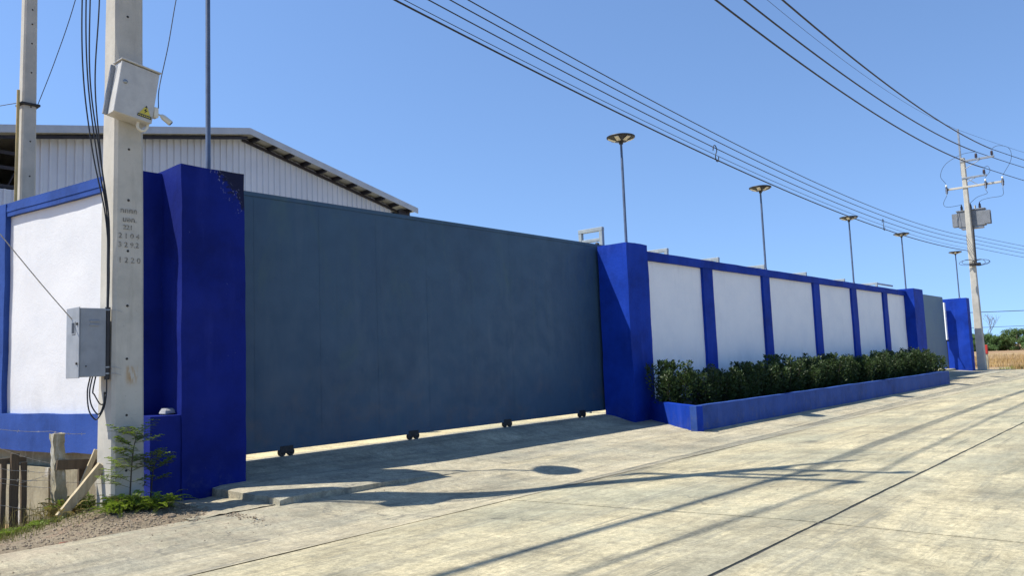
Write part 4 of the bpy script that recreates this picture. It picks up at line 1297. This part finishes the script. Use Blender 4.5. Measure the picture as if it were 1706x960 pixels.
def fern_plant(name, loc, label, nf, Lr, seed, mat, up=(.2, .9), hstem=0, ll=.06, n=18):
    rnd = random.Random(seed)
    th = thing(name, loc, label, 'plant', 'weeds at the near pole')
    mb, st = MB(), MB(); b = Vector(loc)
    if hstem:
        top = b + Vector((.08, -.03, hstem))
        stem = smooth_path([b - Vector((0, 0, .06)), b + Vector((.02, .0, hstem * .4)), b + Vector((.035, -.02, hstem * .75)), top], 6)
        st.tube(stem, [.011 * (1 - .75 * i / (len(stem) - 1)) for i in range(len(stem))], 6)
    for k in range(nf):
        an = rnd.random() * 6.28
        if hstem:
            t = .25 + .75 * (k + .5) / nf
            i = min(len(stem) - 1, int(t * (len(stem) - 1))); p = stem[i]
            d = Vector((math.cos(an), math.sin(an) * .8, rnd.uniform(.15, .8)))
        else:
            p = b + Vector((rnd.uniform(-.16, .16), rnd.uniform(-.1, .1), 0))
            d = Vector((math.cos(an), math.sin(an), rnd.uniform(*up)))
        L = rnd.uniform(*Lr)
        # bipinnate: a rachis carrying secondary fronds
        if hstem:
            d.normalize(); sd = d.cross(Vector((0, 0, 1))).normalized()
            for q in range(4):
                t = .3 + .2 * q; pp = p + d * L * t * .9
                for s in (-1, 1):
                    frond(mb, st, pp, (sd * s + d * .6 + Vector((0, 0, .1))), L * .5 * (1.1 - .5 * t), 9, rnd, .014, .04, .3)
            frond(mb, st, p, d, L, n, rnd, .013, .035, .25)
        else:
            frond(mb, st, p, d, L, n, rnd, .012, ll, .5)
    mb.build('foliage', mat, th); st.build('stems', M['stem'], th)
    return th


bz = bank_z
fern_plant('sapling', (4.10, 9.50, bz(4.10, 9.50)), 'slender feathery sapling growing up in front of the near pole', 24, (.22, .42), 11, M['weed'], hstem=.86)
fern_plant('sapling', (4.47, 9.78, bz(4.47, 9.78)), 'small shaded feathery sapling between the near pole and the blue pier', 11, (.18, .34), 12, M['weed'], hstem=.55)
fern_plant('fern_weed', (4.28, 9.25, bz(4.28, 9.25)), 'dense fern-like weed clump at the right foot of the near pole', 95, (.2, .5), 13, M['weed'], (.3, 2.2), ll=.045)
fern_plant('fern_weed', (3.98, 9.42, bz(3.98, 9.42)), 'dense fern-like weed clump at the left foot of the near pole', 90, (.2, .48), 14, M['weed'], (.4, 2.4), ll=.045)
fern_plant('fern_weed', (4.55, 9.32, .02), 'low fern frond spreading right over the pavement', 12, (.2, .38), 15, M['weed'], (.05, .4))
fern_plant('fern_weed', (4.05, 9.6, bz(4.05, 9.6)), 'reddish dry fern weed against the pole face', 24, (.16, .36), 16, M['weed_dry'], (.6, 1.8))
fern_plant('fern_weed', (3.62, 10.2, bz(3.62, 10.2)), 'yellowish wispy weed in front of the fence, under the slanting prop', 40, (.2, .5), 17, M['weed_dry'], (.4, 2.0), ll=.045)
fern_plant('fern_weed', (3.84, 10.3, bz(3.84, 10.3)), 'wispy green weed behind the slanting prop', 44, (.2, .55), 18, M['weed'], (.6, 2.2), ll=.045)
fern_plant('fern_weed', (3.38, 9.95, bz(3.38, 9.95)), 'low bright weed at the lower end of the slanting prop', 40, (.08, .2), 19, M['weed'], (.2, 1.0), ll=.05, n=12)
fern_plant('fern_weed', (3.05, 10.1, bz(3.05, 10.1)), 'low green weed patch at the foot of the fence near the left edge', 60, (.1, .24), 20, M['weed'], (.2, 1.0), ll=.05, n=12)


def tufts(n, fx, zf, hr, w, seed, mat, name):
    rnd = random.Random(seed); mb = MB()
    for _ in range(n):
        x, y = fx(rnd); z = zf(x, y); h = rnd.uniform(*hr)
        a = rnd.random() * 6.28; l = Vector((math.cos(a), math.sin(a), 0)) * h * rnd.uniform(.1, .6)
        s = Vector((-math.sin(a), math.cos(a), 0)) * w * rnd.uniform(.6, 1.3)
        b = Vector((x, y, z - .02)); m = b + l * .4 + Vector((0, 0, h * .6)); e = b + l + Vector((0, 0, h))
        mb.add([b - s, b + s, m + s * .7, e, m - s * .7], [(0, 1, 2, 4), (4, 2, 3)])
    return struct(name, mb, mat, 'stuff')


tufts(2600, lambda r: (r.gauss(2.9, .45), r.gauss(9.95, .22)), lambda x, y: bank_z(x, y), (.03, .10), .004, 3, M['grass_mix'], 'verge_grass')
tufts(700, lambda r: (r.uniform(2.2, 4.2), r.gauss(10.45, .12)), lambda x, y: bank_z(x, y), (.08, .30), .003, 4, M['weed_dry'], 'dry_verge_grass')


def field_pt(r):
    while True:
        x = 57.2 + 75 * r.random() ** 1.6; y = r.uniform(-3 - (x - 57) * .25, 13 + (x - 57) * .5)
        q = noise.noise(Vector((x * .16, y * .22, 2)))
        if q > -.05 + (.35 if y > 8.5 and x < 64 else 0): return x, y
tufts(30000, field_pt, ground_z, (.12, .5), .012, 8, M['dry_grass'], 'dry_grass')
tufts(1500, lambda r: (r.uniform(57, 64), r.uniform(3, 10)), ground_z, (.1, .35), .01, 9, M['weed'], 'green_field_grass')

# ------------------------------------------------------------------ FAR TREES
def tree(x, y, h, rx, label, mat, seed, nl=14000, cl=60):
    rnd = random.Random(seed); z0 = ground_z(x, y)
    th = thing('tree', (x, y, z0), label, 'tree', 'trees beyond the field')
    tr = MB(); tr.tube([(x, y, z0 - .2), (x + .1, y, z0 + h * .3), (x + rnd.uniform(-.3, .3), y + rnd.uniform(-.3, .3), z0 + h * .72)], [h * .035, h * .028, h * .008], 7)
    cs = []
    for k in range(cl):
        an = rnd.random() * 6.28; rr = math.sqrt(rnd.random()); zz = rnd.uniform(.05, .9)
        prof = math.sin(math.pi * min(1, .30 + zz * .66)) ** .6
        c = Vector((x + math.cos(an) * rr * rx * prof, y + math.sin(an) * rr * rx * prof, z0 + h * zz))
        cs.append((c, rnd.uniform(.18, .34) * rx * .8))
        if k % 3 == 0: tr.tube([(x, y, z0 + h * zz * .45), (c.x, c.y, c.z)], [h * .012, h * .004], 5, False)
    tr.build('trunk', M['bark'], th)
    mb = MB()
    for _ in range(nl):
        c, r = cs[rnd.randrange(cl)]
        d = Vector((rnd.gauss(0, 1), rnd.gauss(0, 1), rnd.gauss(0, .8))).normalized()
        p = c + d * r * rnd.random() ** .4
        n = (d + Vector((rnd.uniform(-.7, .7), rnd.uniform(-.7, .7), rnd.uniform(-.3, .9)))).normalized()
        a = n.orthogonal().normalized(); b = n.cross(a); s = rnd.uniform(.08, .19)
        mb.add([p - a * s, p + b * s * .6, p + a * s, p - b * s * .6], [(0, 1, 2, 3)])
    mb.build('crown', mat, th)


tree(220, 39.2, 4.5, 3.4, 'dark rounded tree just right of the transformer pole foot', M['tree'], 21)
tree(222, 43.6, 4.4, 3.2, 'dark tree seen between the far blue pier and the pole', M['tree'], 22)
tree(224, 36.8, 3.6, 2.6, 'low pale bush in the dip between the far trees', M['tree_b'], 23)
tree(220, 32.6, 5.3, 4.2, 'pale green broad tree at the right, tallest of the clump', M['tree_b'], 24)
tree(217, 27.6, 5.0, 3.8, 'green tree cut by the right edge of the picture', M['tree'], 25)
tree(226, 48.4, 4.6, 3.6, 'dark tree mostly hidden behind the far blue pier', M['tree'], 26)
bt = thing('bare_tree', (226, 39.6, ground_z(226, 39.6)), 'leafless thin tree standing above the dark far bush', 'tree', 'trees beyond the field')
mb = MB(); rb = random.Random(4)
def branch(p, d, L, r, dep):
    e = p + d * L
    mb.tube([p, (p + e) / 2 + Vector((rb.uniform(-.04, .04), rb.uniform(-.04, .04), 0)) * L, e], [r, r * .8, r * .6], 4, False)
    if dep == 0: return
    for k in range(3):
        nd = (d + Vector((rb.uniform(-.7, .7), rb.uniform(-.7, .7), rb.uniform(-.1, .5)))).normalized()
        branch(p + d * L * rb.uniform(.55, 1.0), nd, L * rb.uniform(.5, .75), r * .6, dep - 1)
branch(Vector((226, 39.6, ground_z(226, 39.6) - .2)), Vector((0, 0, 1)), 5.0, .12, 4)
mb.build('trunk', M['bark'], bt)

# odds and ends at the far pole
rd = thing('marker_post', (58.2, 10.35, -.1), 'red marker post just right of the distant pole', 'post')
MB().bbox(58.1, 58.3, 10.30, 10.48, .98, 1.56, .02).build('red_cap', M['red'], rd)
MB().bbox(58.13, 58.27, 10.33, 10.45, -.3, .98, .01).build('post', M['old_concrete'], rd)
mb = MB(); mb.lathe((54.95, 10.85, .0), [(.0001, .012), (.13, .012), (.15, .1), (.14, .32), (.10, .46), (.05, .55), (.0001, .56)], 12)
one('sack', mb, M['stone_white'], 'small pale sack standing between the far pier and the pole', 'sack')
